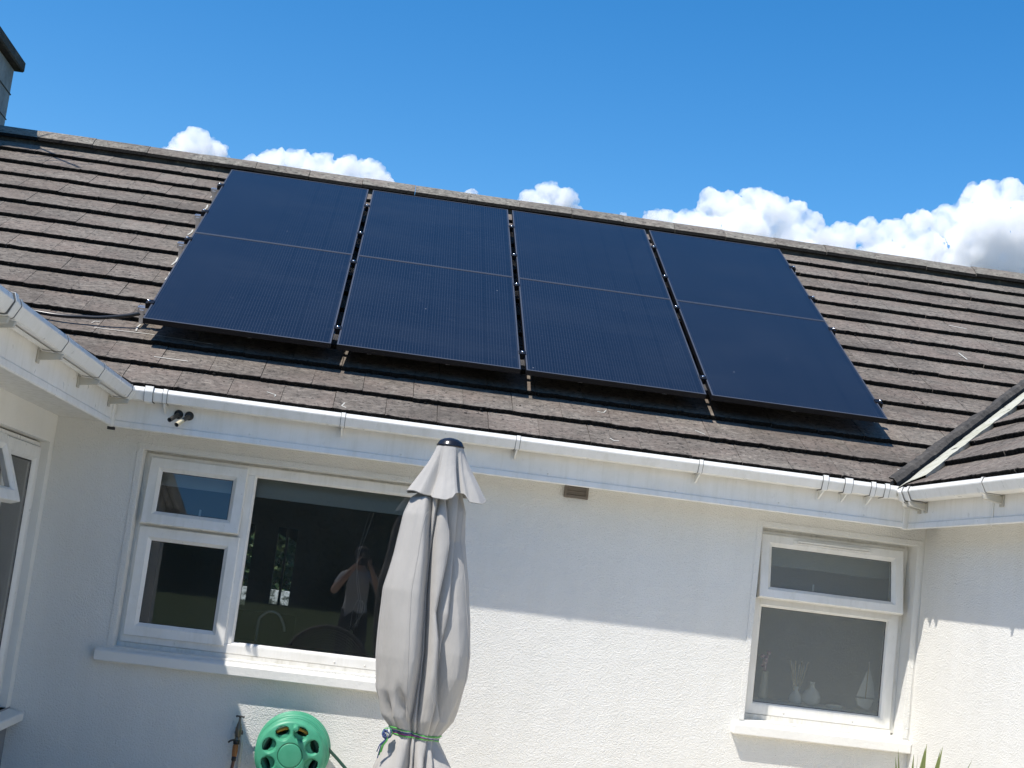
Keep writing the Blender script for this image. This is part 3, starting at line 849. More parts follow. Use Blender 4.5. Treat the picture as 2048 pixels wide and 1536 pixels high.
for x in (-1.235, -0.232, 0.775, 1.850):
    band_x(x, 0.022, 0.003)
for x, wd in ((-1.325, 0.045), (2.595, 0.030), (2.735, 0.045)):
    band_x(x, wd, 0.008, x > 0, 'union')
for x in (2.885, 2.968):
    band_x(x, 0.026, 0.006, x < 2.9, 'union')
def band_y(xf, sgn, y, wd, z, parent, e=0.005, name='bracket', old=True):
    mb = MB(); pr = grow(GP, e); n = len(pr)
    vs = [(xf + sgn * d, y - wd / 2, z + h) for d, h in pr] + [(xf + sgn * d, y + wd / 2, z + h) for d, h in pr]
    mb.add(vs, [(i, (i + 1) % n, n + (i + 1) % n, n + i) for i in range(n)] + [tuple(range(n)), tuple(range(n, 2 * n))])
    mb.build(name, M['upvc'], parent)
    joint_ring(lambda e2, y2: [(xf + sgn * d, y2, z + h) for d, h in grow(GP, e2)], (y - wd / 2 - 0.0012, y + wd / 2 + 0.0012), e * 0.72, parent)
    mb = MB()
    a = 0.010
    mb.prism([(xf + sgn * 0.001, y - a, z - 0.122), (xf + sgn * 0.001, y - a, z - 0.082), (xf + sgn * 0.110, y - a, z - 0.082), (xf + sgn * 0.104, y - a, z - 0.106)], (0, 2 * a, 0))
    mb.box(min(xf + sgn * 0.0005, xf + sgn * 0.008), max(xf + sgn * 0.0005, xf + sgn * 0.008), y - 0.022, y + 0.022, z - 0.135, z - 0.075)
    mb.build('bracket_arm', M['upvc_dirty'], parent, bevel=0.002)
for y in (8.06, 7.20, 6.32, 5.46, 4.6):
    band_y(XFL, 1, y, 0.024, ZL_, GL, 0.003)
for y in (5.36,):
    band_y(XFL, 1, y, 0.05, ZL_, GL, 0.008, 'union')
for y, wd in ((8.085, 0.026), (7.99, 0.03), (6.99, 0.022), (5.9, 0.022)):
    band_y(XFR, -1, y, wd, ZR_ + 0.005 * (y - 6.5) / 2, GR, 0.004 if wd < 0.025 else 0.007, 'bracket' if wd < 0.025 else 'union')

# ------------------------------------------------------------------ roof
d = MB()
yb = Y_RIDGE * 2 - Y_EAVE
dz = -0.075
d.add([(xval_l(Y_EAVE) - 0.0, Y_EAVE + 0.03, Z_EAVE + dz), (xval_r(Y_EAVE), Y_EAVE + 0.03, Z_EAVE + dz), (xval_r(Y_RIDGE), Y_RIDGE, Z_RIDGE + dz), (xval_l(Y_RIDGE), Y_RIDGE, Z_RIDGE + dz)], [(0, 1, 2, 3)])
d.add([(-7.0, yb, Z_EAVE + dz), (7.6, yb, Z_EAVE + dz), (7.6, Y_RIDGE, Z_RIDGE + dz), (-7.0, Y_RIDGE, Z_RIDGE + dz)], [(0, 1, 2, 3)])
d.add([(-7.0, Y_RIDGE, Z_RIDGE + dz), (xval_l(Y_RIDGE), Y_RIDGE, Z_RIDGE + dz), (xval_l(Y_EAVE), Y_EAVE, Z_EAVE + dz), (-7.0, Y_EAVE, Z_EAVE + dz)], [(0, 1, 2, 3)])
# wing roofs: left (faces +x) and right (faces -x), each up to its own ridge
def zl(x): return ZL_ - 0.03 + (-1.43 - x) * TPL
def zr(x): return Z_EAVE + (x - 3.06) * TPR
d.add([(-1.45, 3.4, zl(-1.45) - 0.06), (-1.45, Y_EAVE + 0.05, zl(-1.45) - 0.06), (-4.35, yv := Y_EAVE + (4.35 - 1.43) * TPL / TP, zl(-4.35) - 0.06), (-4.35, 3.4, zl(-4.35) - 0.06)], [(0, 1, 2, 3)])
d.add([(-7.2, 3.4, zl(-1.5) - 0.06), (-4.35, 3.4, zl(-4.35) - 0.06), (-4.35, yv, zl(-4.35) - 0.06), (-7.2, yv, zl(-1.5) - 0.06)], [(0, 1, 2, 3)])
XRR = 5.45
d.add([(3.08, 3.4, zr(3.08) - 0.06), (3.08, Y_EAVE + 0.05, zr(3.08) - 0.06), (XRR, Y_EAVE + (XRR - 3.06) * TPR / TP, zr(XRR) - 0.06), (XRR, 3.4, zr(XRR) - 0.06)], [(0, 1, 2, 3)])
d.add([(7.8, 3.4, zr(3.1) - 0.06), (XRR, 3.4, zr(XRR) - 0.06), (XRR, Y_EAVE + (XRR - 3.06) * TPR / TP, zr(XRR) - 0.06), (7.8, 11, zr(3.1) - 0.06)], [(0, 1, 2, 3)])
roof = d.build('roof', M['felt'], house, fix=False)

# --- tile meshes in local coords: x across, y up the slope, z out of the slope; butt at y = 0
def tile_mesh(name, seed, w_=TW, ln=0.40, th=0.027, drop=0.030, chip=True):
    rnd = random.Random(seed)
    me = bpy.data.meshes.new(name)
    nx = 16
    g_ = 0.0028
    xs = [g_ / 2 + (w_ - g_) * i / nx for i in range(nx + 1)]
    vs = []
    for i, x in enumerate(xs):
        jy = rnd.uniform(-0.0035, 0.0035) if chip else 0
        if chip and rnd.random() < 0.12: jy += rnd.uniform(0.003, 0.009)
        wob = rnd.uniform(-0.0012, 0.0012)
        lump = rnd.uniform(-0.006, 0.003)
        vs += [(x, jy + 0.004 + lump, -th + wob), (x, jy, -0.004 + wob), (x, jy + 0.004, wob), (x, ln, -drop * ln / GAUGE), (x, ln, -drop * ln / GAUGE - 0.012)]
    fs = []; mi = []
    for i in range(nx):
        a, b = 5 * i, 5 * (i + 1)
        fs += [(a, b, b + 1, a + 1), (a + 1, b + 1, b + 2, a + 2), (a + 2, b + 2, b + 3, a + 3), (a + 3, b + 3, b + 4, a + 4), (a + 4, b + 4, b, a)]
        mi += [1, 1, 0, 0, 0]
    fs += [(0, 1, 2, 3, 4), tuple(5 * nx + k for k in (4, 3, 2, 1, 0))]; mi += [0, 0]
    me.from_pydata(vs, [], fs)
    me.materials.append(M['tile']); me.materials.append(M['moss'])  # second slot makes the butt face near black
    me.polygons.foreach_set('material_index', mi)
    me.update()
    return me
TILES = [tile_mesh('roof_tile', 100 + i) for i in range(9)]

def cut_mesh(src, mw, planes):
    """copy of src (placed by mw) with what lies beyond each (point, normal) world plane cut away; None when nothing is left"""
    bm = bmesh.new(); bm.from_mesh(src)
    inv = mw.inverted(); n3 = inv.to_3x3()
    for co, no in planes:
        r_ = bmesh.ops.bisect_plane(bm, geom=bm.verts[:] + bm.edges[:] + bm.faces[:], plane_co=inv @ Vector(co), plane_no=(mw.to_3x3().transposed() @ Vector(no)).normalized(), clear_outer=True)
        if not bm.faces:
            break
        es = [e for e in r_['geom_cut'] if isinstance(e, bmesh.types.BMEdge)]
        try:
            bmesh.ops.holes_fill(bm, edges=[e for e in bm.edges if len(e.link_faces) == 1])
        except Exception:
            pass
    if not bm.faces:
        bm.free(); return None
    me = bpy.data.meshes.new('roof_tile'); bm.to_mesh(me); bm.free()
    for q in src.materials: me.materials.append(q)
    return me

VL0, VL1 = Vector((xval_l(Y_EAVE), Y_EAVE, 0)), Vector((xval_l(Y_RIDGE), Y_RIDGE, 0))
VR0, VR1 = Vector((xval_r(Y_EAVE), Y_EAVE, 0)), Vector((xval_r(Y_RIDGE), Y_RIDGE, 0))
def vnorm(a, b, side):
    dd = (b - a).normalized()
    n_ = Vector((dd.y, -dd.x, 0))
    return n_ * side
NVL = vnorm(VL0, VL1, -1)     # outward = towards -x
NVR = vnorm(VR0, VR1, 1)      # outward = towards +x
PX0, PX1, PV1 = -1.516, 3.13, 3.47          # panel array extent
cands = []
def slope_matrix(origin, ux, uv, un):
    return Matrix(((ux.x, uv.x, un.x, origin.x), (ux.y, uv.y, un.y, origin.y), (ux.z, uv.z, un.z, origin.z), (0, 0, 0, 1)))
UX, UV, UN = Vector((1, 0, 0)), Vector((0, CP, SP)), Vector((0, -SP, CP))
camp = Vector((0, 0, 1.6))
def view_area(pts):
    """rough size in the picture, 0 when outside the frame"""
    qs = []
    for p in pts:
        d_ = MC.transposed() @ (p - camp)
        if d_.y <= 0.1: return 0
        qs.append((1024 + 2866 * d_.x / d_.y, 768 - 2866 * d_.z / d_.y))
    cx = sum(q[0] for q in qs) / 4; cyy = sum(q[1] for q in qs) / 4
    if not (-30 < cx < 2078 and -30 < cyy < 1566): return 0
    ar = 0
    for i in range(4):
        a, b = qs[i], qs[(i + 1) % 4]
        ar += a[0] * b[1] - b[0] * a[1]
    return abs(ar) / 2
rt = random.Random(5)
for k in range(15):
    v0 = V_EAVE + k * GAUGE + (0.034 if k == 0 else 0.0)
    if v0 > V_RIDGE - 0.06: break
    off = 0.0 if k % 2 == 0 else TW / 2
    for i in range(-22, 26):
        x0 = i * TW + off
        y0 = RP(0, v0).y; y1 = RP(0, min(v0 + 0.40, V_RIDGE)).y
        if x0 + TW < xval_l(y1) or x0 > xval_r(y1): continue
        ln_cut = v0 + 0.40 > V_RIDGE
        rz = rt.gauss(0, 0.0035); rx_ = rt.gauss(0, 0.004); lift = rt.uniform(0, 0.003)
        org = RP(x0, v0 + rt.uniform(-0.004, 0.004), lift)
        mw = slope_matrix(org, UX, UV, UN) @ Matrix.Rotation(rz, 4, 'Z') @ Matrix.Rotation(rx_ * 0.5, 4, 'Y')
        cut = []
        if x0 < xval_l(y0) + 0.09 or x0 < xval_l(y1) + 0.09: cut.append((VL0 + NVL * -0.015, NVL))
        if x0 + TW > xval_r(y0) - 0.09 or x0 + TW > xval_r(y1) - 0.09: cut.append((VR0 + NVR * -0.055, NVR))
        if ln_cut: cut.append((Vector((0, Y_RIDGE - 0.005, 0)), Vector((0, 1, 0))))
        hid = PX0 + 0.02 < x0 and x0 + TW < PX1 - 0.02 and v0 > 0.30 and v0 + GAUGE < PV1
        ar = view_area([RP(x0, v0), RP(x0 + TW, v0), RP(x0 + TW, v0 + GAUGE), RP(x0, v0 + GAUGE)])
        cands.append((0.2 if hid else ar, mw, TILES[rt.randrange(9)], cut))
# right wing: tiles run along y; up-slope +x
UXr = Vector((0, -1, 0)); pr_ = math.atan(TPR)
UVr = Vector((math.cos(pr_), 0, math.sin(pr_))); UNr = UXr.cross(UVr)
def RPR(y, v, h=0): return Vector((3.06, y, Z_EAVE)) + UVr * (v) + UNr * h
for k in range(9):
    v0 = k * GAUGE
    off = 0.1 if k % 2 == 0 else 0.1 + TW / 2
    for i in range(-4, 22):
        y0 = Y_EAVE + 1.0 - i * TW - off + (0)
        ymax_lo = Y_EAVE + (UVr.x * v0) * TPR / TP
        ymax_hi = Y_EAVE + (UVr.x * (v0 + 0.40)) * TPR / TP
        if y0 - TW > ymax_hi or y0 < 3.5: continue
        org = RPR(y0, v0, rt.uniform(0, 0.003))
        mw = slope_matrix(org, UXr, UVr, UNr) @ Matrix.Rotation(rt.gauss(0, 0.0035), 4, 'Z')
        cut = []
        if y0 > ymax_lo - 0.12: cut.append((VR0 + NVR * 0.045, -NVR))
        ar = view_area([RPR(y0, v0), RPR(y0 - TW, v0), RPR(y0 - TW, v0 + GAUGE), RPR(y0, v0 + GAUGE)])
        cands.append((ar, mw, TILES[rt.randrange(9)], cut))
# left wing (edge-on from here)
pl_ = math.atan(TPL)
UXl = Vector((0, 1, 0)); UVl = Vector((-math.cos(pl_), 0, math.sin(pl_))); UNl = UXl.cross(UVl)
for k in range(9):
    v0 = k * GAUGE
    off = 0.0 if k % 2 == 0 else TW / 2
    for i in range(0, 24):
        y0 = 3.4 + i * TW + off
        ymax_hi = Y_EAVE + math.cos(pl_) * (v0 + 0.4) * TPL / TP
        if y0 > ymax_hi: continue
        org = Vector((-1.43, y0, zl(-1.43) - 0.012)) + UVl * v0
        mw = slope_matrix(org, UXl, UVl, UNl)
        cut = []
        if y0 + TW > Y_EAVE + math.cos(pl_) * v0 * TPL / TP - 0.12: cut.append((VL0 + NVL * 0.045, -NVL))
        cands.append((0.1, mw, TILES[rt.randrange(9)], cut))
cands.sort(key=lambda q: -q[0])
rest = MB(); restmi = []
n_ind = 0
for ar, mw, me, cut in cands:
    if cut:
        me2 = cut_mesh(me, mw, cut)
        if me2 is None: continue
    else:
        me2 = me
    if n_ind < 300 and ar > 60:
        o = bpy.data.objects.new('roof_tile', me2); COL.objects.link(o)
        adopt(o, roof)
        o.matrix_basis = mw
        n_ind += 1
    else:
        base = len(rest.v)
        rest.v += [tuple(mw @ q.co) for q in me2.vertices]
        for pgn in me2.polygons:
            rest.f.append([base + i for i in pgn.vertices]); rest.mi.append(pgn.material_index); rest.sm.append(False)
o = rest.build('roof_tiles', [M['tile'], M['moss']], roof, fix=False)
o['kind'] = 'stuff'

# ridge tiles
rb = random.Random(3)
RL = 0.46
x = -6.9; i = 0
prof = [(-0.155, -0.118), (-0.150, -0.088), (-0.095, -0.030), (-0.035, 0.008), (0.035, 0.008), (0.095, -0.030), (0.150, -0.088), (0.155, -0.118),
        (0.135, -0.118), (0.080, -0.058), (0, -0.020), (-0.080, -0.058), (-0.135, -0.118)]
prof = [(a * 1.08, b * 0.95 + 0.012) for a, b in prof]
while x < 7.4:
    mb = MB(); n = len(prof); ln = RL - 0.001
    zj = rb.uniform(-0.003, 0.003); yj = rb.uniform(-0.004, 0.004); tl = rb.uniform(-0.004, 0.004)
    vs = [(x + 0.003, Y_RIDGE + a + yj, Z_RIDGE + 0.035 + b + zj) for a, b in prof] + [(x + ln, Y_RIDGE + a + yj, Z_RIDGE + 0.035 + b + zj + tl) for a, b in prof]
    fs = [(k, (k + 1) % n, n + (k + 1) % n, n + k) for k in range(n)] + [tuple(range(n)), tuple(range(n, 2 * n))]
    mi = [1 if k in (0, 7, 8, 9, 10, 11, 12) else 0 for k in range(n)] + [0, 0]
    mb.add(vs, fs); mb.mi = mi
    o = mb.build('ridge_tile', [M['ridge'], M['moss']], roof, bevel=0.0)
    x += RL; i += 1
# ridge bedding mortar
mb = MB(); mb.box(-6.9, 7.4, Y_RIDGE - 0.13, Y_RIDGE + 0.13, Z_RIDGE - 0.16, Z_RIDGE - 0.06); mb.build('ridge_mortar', M['soot'], roof)
# orange and pale lichen crusts on the ridge
for nm, colr, spots in (('orange_lichen', (0.30, 0.16, 0.07), ((-2.52, 0.05), (-2.46, 0.03), (-2.15, 0.035), (2.54, 0.03))),
                        ('pale_lichen', (0.36, 0.35, 0.26), ((-1.93, 0.05), (-1.15, 0.03), (0.08, 0.035), (0.53, 0.03), (3.5, 0.03), (3.75, 0.03), (-1.86, 0.04)))):
    mm = mat(nm, colr, 0.95, spec=0.1)
    mb = MB()
    for sx_, r_ in spots:
        for q in range(7):
            a = rb.uniform(-0.05, 0.05); yy = rb.choice((rb.uniform(-0.145, -0.122), rb.uniform(-0.085, -0.055)))
            sl_ = 0.93 if yy < -0.1026 else 0.557
            zz = Z_RIDGE + 0.035 - 0.0165 + (yy + 0.1026) * sl_ + 0.006
            n_ = 7; rr = r_ * rb.uniform(0.15, 0.45)
            mb.add([(sx_ + a + rr * math.cos(6.283 * j / n_) * rb.uniform(0.7, 1.3), yy + 0.70 * rr * math.sin(6.283 * j / n_), zz + 0.70 * sl_ * rr * math.sin(6.283 * j / n_)) for j in range(n_)], [tuple(range(n_))])
    mb.build(nm, mm, roof, fix=False)
# valley on the right: dark lead trough and pale mortar along the wing tiles; plain trough on the left
def valley(p0, p1, z0, z1, nrm, w0, w1, hgt):
    mb = MB(); n_ = 26; vs = []
    for i in range(n_ + 1):
        t_ = i / n_
        p = p0.lerp(p1, t_); zz = z0 + (z1 - z0) * t_
        a = p + nrm * w0; b = p + nrm * w1
        vs += [(a.x, a.y, zz + hgt + 0.10 * abs(w0)), (p.x, p.y, zz + hgt - 0.012), (b.x, b.y, zz + hgt + 0.10 * abs(w1))]
    mb.add(vs, [(3 * i + j, 3 * i + j + 1, 3 * i + j + 4, 3 * i + j + 3) for i in range(n_) for j in (0, 1)])
    return mb
valley(VR0 - NVR * 0, VR1, Z_EAVE, Z_RIDGE, NVR, -0.10, 0.10, -0.045).build('valley_lead', M['lead'], roof)
valley(VL0, VL1, Z_EAVE, Z_RIDGE, NVL, -0.10, 0.10, -0.045).build('valley_lead', M['lead'], roof)
mb = MB(); n_ = 90; vs = []
rv = random.Random(8)
for i in range(n_ + 1):
    t_ = i / n_ * 0.9 - 0.012
    p = VR0.lerp(VR1, t_); zz = Z_EAVE + (Z_RIDGE - Z_EAVE) * t_
    wob = 0.012 * noise.noise(Vector((i * 0.21, 0, 0))) + rv.uniform(-0.003, 0.003)
    wo2 = 0.016 * noise.noise(Vector((i * 0.17, 5, 0))) + rv.uniform(-0.004, 0.004)
    a = p + NVR * (0.016 + wob); b = p + NVR * (0.070 + wob * 0.6); c_ = p + NVR * (0.175 + 1.6 * wo2)
    zb = lambda q: zz + TP * (q.y - p.y)      # rough, follows the slope
    rise = lambda q: Z_EAVE + (q.x - 3.06) * TPR
    vs += [(a.x, a.y, rise(a) - 0.05), (a.x, a.y, rise(a) + 0.000), (b.x, b.y, rise(b) + 0.010), (c_.x, c_.y, rise(c_) + 0.008), (c_.x, c_.y, rise(c_) - 0.04)]
mb.add(vs, [(5 * i + j, 5 * i + j + 1, 5 * i + j + 6, 5 * i + j + 5) for i in range(n_) for j in range(4)], 0, False)
mb.build('mortar_fillet', M['mortar'], roof)
mb = MB(); vs = []
for i in range(n_ + 1):
    t_ = 0.006 + i / n_ * 0.97
    p = VR0.lerp(VR1, t_)
    wob = 0.010 * noise.noise(Vector((i * 0.23, 11, 0))) + rv.uniform(-0.003, 0.003)
    wo2 = 0.022 * noise.noise(Vector((i * 0.13, 15, 0))) + rv.uniform(-0.005, 0.005)
    a = p - NVR * (0.028 + wob); b = p - NVR * (0.050 + wob); c_ = p - NVR * (0.080 + wo2)
    rise = lambda q: Z_EAVE + (q.y - Y_EAVE) * TP
    vs += [(a.x, a.y, rise(a) - 0.06), (a.x, a.y, rise(a) - 0.006), (b.x, b.y, rise(b) + 0.010), (c_.x, c_.y, rise(c_) + 0.004), (c_.x, c_.y, rise(c_) - 0.04)]
mb.add(vs, [(5 * i + j, 5 * i + j + 1, 5 * i + j + 6, 5 * i + j + 5) for i in range(n_) for j in range(4)], 0, False)
mb.build('mortar_fillet', M['darkmortar'], roof)['label'] = 'dark sooty mortar along the valley'
mb = MB(); rm_ = random.Random(31)
def lump(c_, r_, flat=0.55):
    n_l = 6; vs = [c_ + UN * r_ * flat]
    for ring_ in (0.7, 1.0):
        for q in range(n_l):
            a = 6.283 * q / n_l + ring_
            rr = r_ * ring_ * rm_.uniform(0.7, 1.25)
            vs.append(c_ + UX * rr * math.cos(a) + UV * rr * math.sin(a) + UN * r_ * flat * (0.65 if ring_ < 1 else -0.2))
    fs = [(0, 1 + q, 1 + (q + 1) % n_l) for q in range(n_l)] + [(1 + q, 1 + n_l + q, 1 + n_l + (q + 1) % n_l, 1 + (q + 1) % n_l) for q in range(n_l)]
    mb.add(vs, fs, 0, True)
for i in range(420):
    k = rm_.choice((0, 0, 1, 1, 1, 2, 2, 3, 4, 5, 6, 7, 8, 9, 10, 11, 12))
    x = rm_.uniform(-2.9, 5.4); v = V_EAVE + k * GAUGE + (0.034 if k == 0 else 0)
    if rm_.random() < 0.7:
        lump(RP(x, v + rm_.uniform(-0.006, 0.004), rm_.uniform(-0.026, -0.002)), rm_.uniform(0.004, 0.012))
    else:
        fr = rm_.random() ** 1.5
        for j in range(rm_.choice((1, 1, 2, 4))):
            lump(RP(x + rm_.uniform(-0.04, 0.04), v + 0.02 + fr * 0.26 + rm_.uniform(-0.02, 0.02), -0.030 * (0.06 + fr * 0.78) - 0.001), rm_.uniform(0.003, 0.010), 0.4)
mb.build('moss', M['moss'], roof, fix=False)['kind'] = 'stuff'
# chalk lines and scratches left on the tiles
mb = MB()
def chalk(pts, wd=0.005):
    for (x0, v0), (x1, v1) in zip(pts, pts[1:]):
        a, b = RP(x0, v0, 0), RP(x1, v1, 0)
        dd = (b - a).normalized(); s_ = dd.cross(UN) * wd / 2
        for q in (a, b): pass
        def hh(v): 
            fr = ((v - V_EAVE) / GAUGE) % 1.0
            return -0.030 * fr + 0.0065
        nseg = 8
        for i in range(nseg):
            t0, t1 = i / nseg, (i + 1) / nseg
            xa, va = x0 + (x1 - x0) * t0, v0 + (v1 - v0) * t0; xb, vb = x0 + (x1 - x0) * t1, v0 + (v1 - v0) * t1
            if int((va - V_EAVE) / GAUGE) != int((vb - V_EAVE) / GAUGE): continue
            pa, pb2 = RP(xa, va, hh(va)), RP(xb, vb, hh(vb))
            mb.add([pa - s_, pb2 - s_, pb2 + s_, pa + s_], [(0, 1, 2, 3)])
chalk([(-1.862, 0.195), (-1.852, 0.242), (-1.820, 0.237)])
chalk([(-1.827, 0.113), (-1.491, 0.130), (-1.101, 0.095)], 0.006)
chalk([(-1.582, 0.160), (-1.590, 0.238), (-1.584, 0.300)], 0.010)
chalk([(-1.399, -0.204), (-1.199, -0.203)], 0.007)
chalk([(-0.694, -0.482), (-0.638, -0.514), (-0.643, -0.544)], 0.006)
chalk([(-0.240, -0.491), (-0.254, -0.550), (-0.227, -0.572)], 0.007)
chalk([(1.285, -0.124), (1.326, -0.126), (1.346, -0.075)], 0.006)
chalk([(1.330, -0.497), (1.351, -0.532), (1.382, -0.523)], 0.007)
chalk([(1.883, -0.230), (1.937, -0.285)], 0.006)
chalk([(3.13, -0.370), (3.224, -0.392)], 0.008)
chalk([(4.378, 2.542), (4.516, 2.505)], 0.010)
chalk([(4.259, 1.919), (4.267, 1.751)], 0.013)
for (xa, va), (xb, vb) in (((-1.612, 3.30), (-1.617, 3.10)), ((-1.613, 2.95), (-1.608, 2.75)), ((-1.606, 2.62), (-1.612, 2.42)), ((-1.610, 2.28), (-1.617, 2.10)),
                           ((-1.60, 1.62), (-1.602, 1.40)), ((-1.593, 1.296), (-1.588, 1.10)), ((-1.575, 0.97), (-1.562, 0.75)), ((-1.567, 0.63), (-1.578, 0.45))):
    chalk([(xa, va), ((xa + xb) / 2 + 0.008, (va + vb) / 2), (xb, vb)], 0.011)
mb.build('chalk_marks', M['chalk'], roof, fix=False)

# ------------------------------------------------------------------ chimney (part of the house)
mb = MB(); CX1 = -3.68; CX0 = -4.75; CY0, CY1 = 11.75, 12.75
mb.box(CX0, CX1, CY0, CY1, 4.0, 5.555)
ch = mb.build('chimney', M['chimney'], house, bevel=0.012)
mb = MB(); mb.box(CX0 - 0.006, CX1 + 0.006, CY0 - 0.006, CY1 + 0.006, 5.315, 5.325); mb.box(CX0 - 0.006, CX1 + 0.006, CY0 - 0.006, CY1 + 0.006, 5.085, 5.092)
mb.build('render_band', M['soot'], ch)
mb = MB(); mb.box(CX0 - 0.10, CX1 + 0.070, CY0 - 0.10, CY1 + 0.07, 5.555, 5.655)
mb.build('cap', M['soot'], ch, bevel=0.012)
mb = MB(); mb.box(CX0 - 0.012, CX1 + 0.012, CY0 - 0.012, CY1 + 0.012, 4.2, 4.93); mb.build('lead_flashing', M['lead'], ch, bevel=0.004)
mb = MB(); mb.lathe((-4.2, 12.25, 5.655), [(0.15, 0), (0.13, 0.05), (0.115, 0.4), (0.13, 0.42), (0.13, 0.5), (0.10, 0.5), (0.09, 0.1)], n=20); mb.build('flue_pot', M['terracotta'], ch)

# television aerial strapped to the chimney; only its shadow falls in the picture
ae = thing('television_aerial', 'metal television aerial on a mast above the chimney', 'aerial', (-4.3, CY0 - 0.04, 5.3))
mb = MB(); mb.tube([(-4.3, CY0 - 0.04, 5.25), (-4.3, CY0 - 0.04, 6.75)], 0.02); mb.build('mast', M['alu'], ae)
A0, A1 = Vector((-4.40, 11.78, 6.62)), Vector((-3.72, 10.95, 6.60))
mb = MB(); mb.tube([A0, A1], 0.016); mb.build('boom', M['alu'], ae)
bv = (A1 - A0).normalized(); bw = bv.cross(Vector((0, 0, 1))).normalized()
for i in range(8):
    c_ = A0.lerp(A1, (i + 0.6) / 8.6)
    mb = MB(); mb.tube([c_ - bw * 0.24, c_ + bw * 0.24], 0.007, 6); mb.build('rod', M['alu'], ae)
mb = MB(); c_ = A0.lerp(A1, 0.12)
mb.obox(c_ + Vector((0, 0, 0.12)), bw * 0.22, Vector((0, 0, 0.01)), bv * 0.02); mb.obox(c_ - Vector((0, 0, 0.12)), bw * 0.22, Vector((0, 0, 0.01)), bv * 0.02); mb.obox(c_, bw * 0.008, Vector((0, 0, 0.12)), bv * 0.012); mb.build('reflector', M['alu'], ae)

# ------------------------------------------------------------------ vent and overflow pipes on the house
av = MB(); av.box(1.118, 1.262, YW - 0.016, YW + 0.01, 2.128, 2.222)
av = av.build('air_vent', M['vent'], house, bevel=0.003)
mb = MB(); ring(mb, TM, 1.118, 1.262, 2.128, 2.222, [(0, 0.0165), (0, 0.024), (0.014, 0.024), (0.014, 0.0165)]); mb.build('vent_frame', M['vent'], av)
for i in range(3):
    z = 2.150 + i * 0.024
    mb = MB(); mb.prism([(1.133, YW - 0.017, z), (1.133, YW - 0.024, z - 0.006), (1.133, YW - 0.023, z - 0.009), (1.133, YW - 0.017, z - 0.004)], (0.114, 0, 0)); mb.build('louvre', M['vent'], av)
for (x, z, dx, dz, tip, rr) in ((-1.160, 2.300, -0.030, -0.045, 'pipe', 0.0125), (-1.100, 2.299, -0.048, -0.066, 'brass', 0.0125)):
    b0 = Vector((x, YF - 0.001, z)); b1 = b0 + Vector((dx, -0.105, dz))
    mb = MB(); mb.tube([b0, b1], rr, 16, caps=False); mb.tube([b1, b0], rr * 0.75, 16, caps=False)
    o = mb.build('overflow_pipe', M['pipe'], house, fix=False)
    mb = MB(); q = b0.lerp(b1, 0.55); mb.tube([q, b1 + (b1 - q) * 0.03], rr * 1.06, 16, caps=False); mb.build('pipe_tip', M['tip' if tip == 'brass' else 'pipe'], o, fix=False)
    mb = MB(); mb.lathe(b0, [(0.026, 0), (0.026, 0.006), (0.017, 0.012), (0.012, 0.012)], (0, -1, 0), 20); mb.build('pipe_flange', M['cable'], o)
    mb = MB(); dd = (b1 - b0).normalized(); mb.lathe(b1 - dd * 0.008, [(0.0, 0), (rr * 0.74, 0.0005)], dd, 14); mb.build('pipe_bore', M['gap'], o)

# ------------------------------------------------------------------ solar array
PW, PH, GAPX, GAPY, FT = 1.134, 1.7295, 0.036, 0.006, 0.035
def frame_panel(name, label):
    root = thing(name, label, 'solar panel', (0, 0, 0), 'solar panels on the roof')
    mb = MB()
    T0 = lambda u, o, z: (u, z, o)
    ring(mb, T0, 0, PW, 0, PH, [(0, -FT), (0, -0.001), (0.001, 0), (0.010, 0), (0.011, -0.001), (0.011, -0.006), (0.003, -0.006), (0.003, -FT + 0.002), (0.028, -FT + 0.002), (0.028, -FT)])
    mb.mi = [1 if (k % 10) in (1, 2) else 0 for k in range(len(mb.mi))]
    mb.build('panel_frame', [M['blackalu'], M['lip']], root)
    mb = MB(); mb.box(0.0035, PW - 0.0035, 0.0035, PH - 0.0035, -0.0055, -0.0018)
    mb.build('panel_glass', M['pv'], root)
    mb = MB(); mb.box(PW / 2 - 0.05, PW / 2 + 0.05, PH / 2 - 0.03, PH / 2 + 0.03, -0.022, -0.006); mb.build('junction_box', M['cable'], root)
    return root
def children(o): return [c for c in bpy.data.objects if c.parent == o]
def copy_thing(root, label=None):
    r = root.copy(); COL.objects.link(r)
    if label: r['label'] = label
    for ch_ in children(root):
        c = ch_.copy(); COL.objects.link(c); c.parent = r; c.matrix_parent_inverse = ch_.matrix_parent_inverse.copy()
        for g_ in children(ch_):
            d_ = g_.copy(); COL.objects.link(d_); d_.parent = c; d_.matrix_parent_inverse = g_.matrix_parent_inverse.copy()
    return r
NAMES = {(0, 1): 'top corner nearest the chimney, white dashes on tiles beside it', (0, 0): 'bottom corner where the black cable reaches the array',
         (1, 1): 'upper row panel second from the chimney', (1, 0): 'lower row panel directly above the closed parasol',
         (2, 1): 'upper row panel third from the chimney', (2, 0): 'lower row third from the chimney, pale smudge near its top',
         (3, 1): 'top corner panel at the far end from the chimney', (3, 0): 'bottom corner panel nearest the roof valley'}
p0 = None
for c_ in range(4):
    for r_ in range(2):
        lab = 'dark blue solar panel, ' + NAMES[(c_, r_)]
        if p0 is None:
            p0 = frame_panel('solar_panel', lab); o = p0
            # build at identity so that copies share the same local parts
        else:
            o = copy_thing(p0, lab)
        org = RP(PX0 + c_ * (PW + GAPX), r_ * (PH + GAPY), 0.15)
        o['_m'] = 0; del o['_m']
        o.matrix_basis = slope_matrix(org, UX, UV, UN)
SM = MB()   # pale bird smudge on the glass of one panel is a flat mark
RAILS = (0.27, 1.57, 2.25, 2.98)
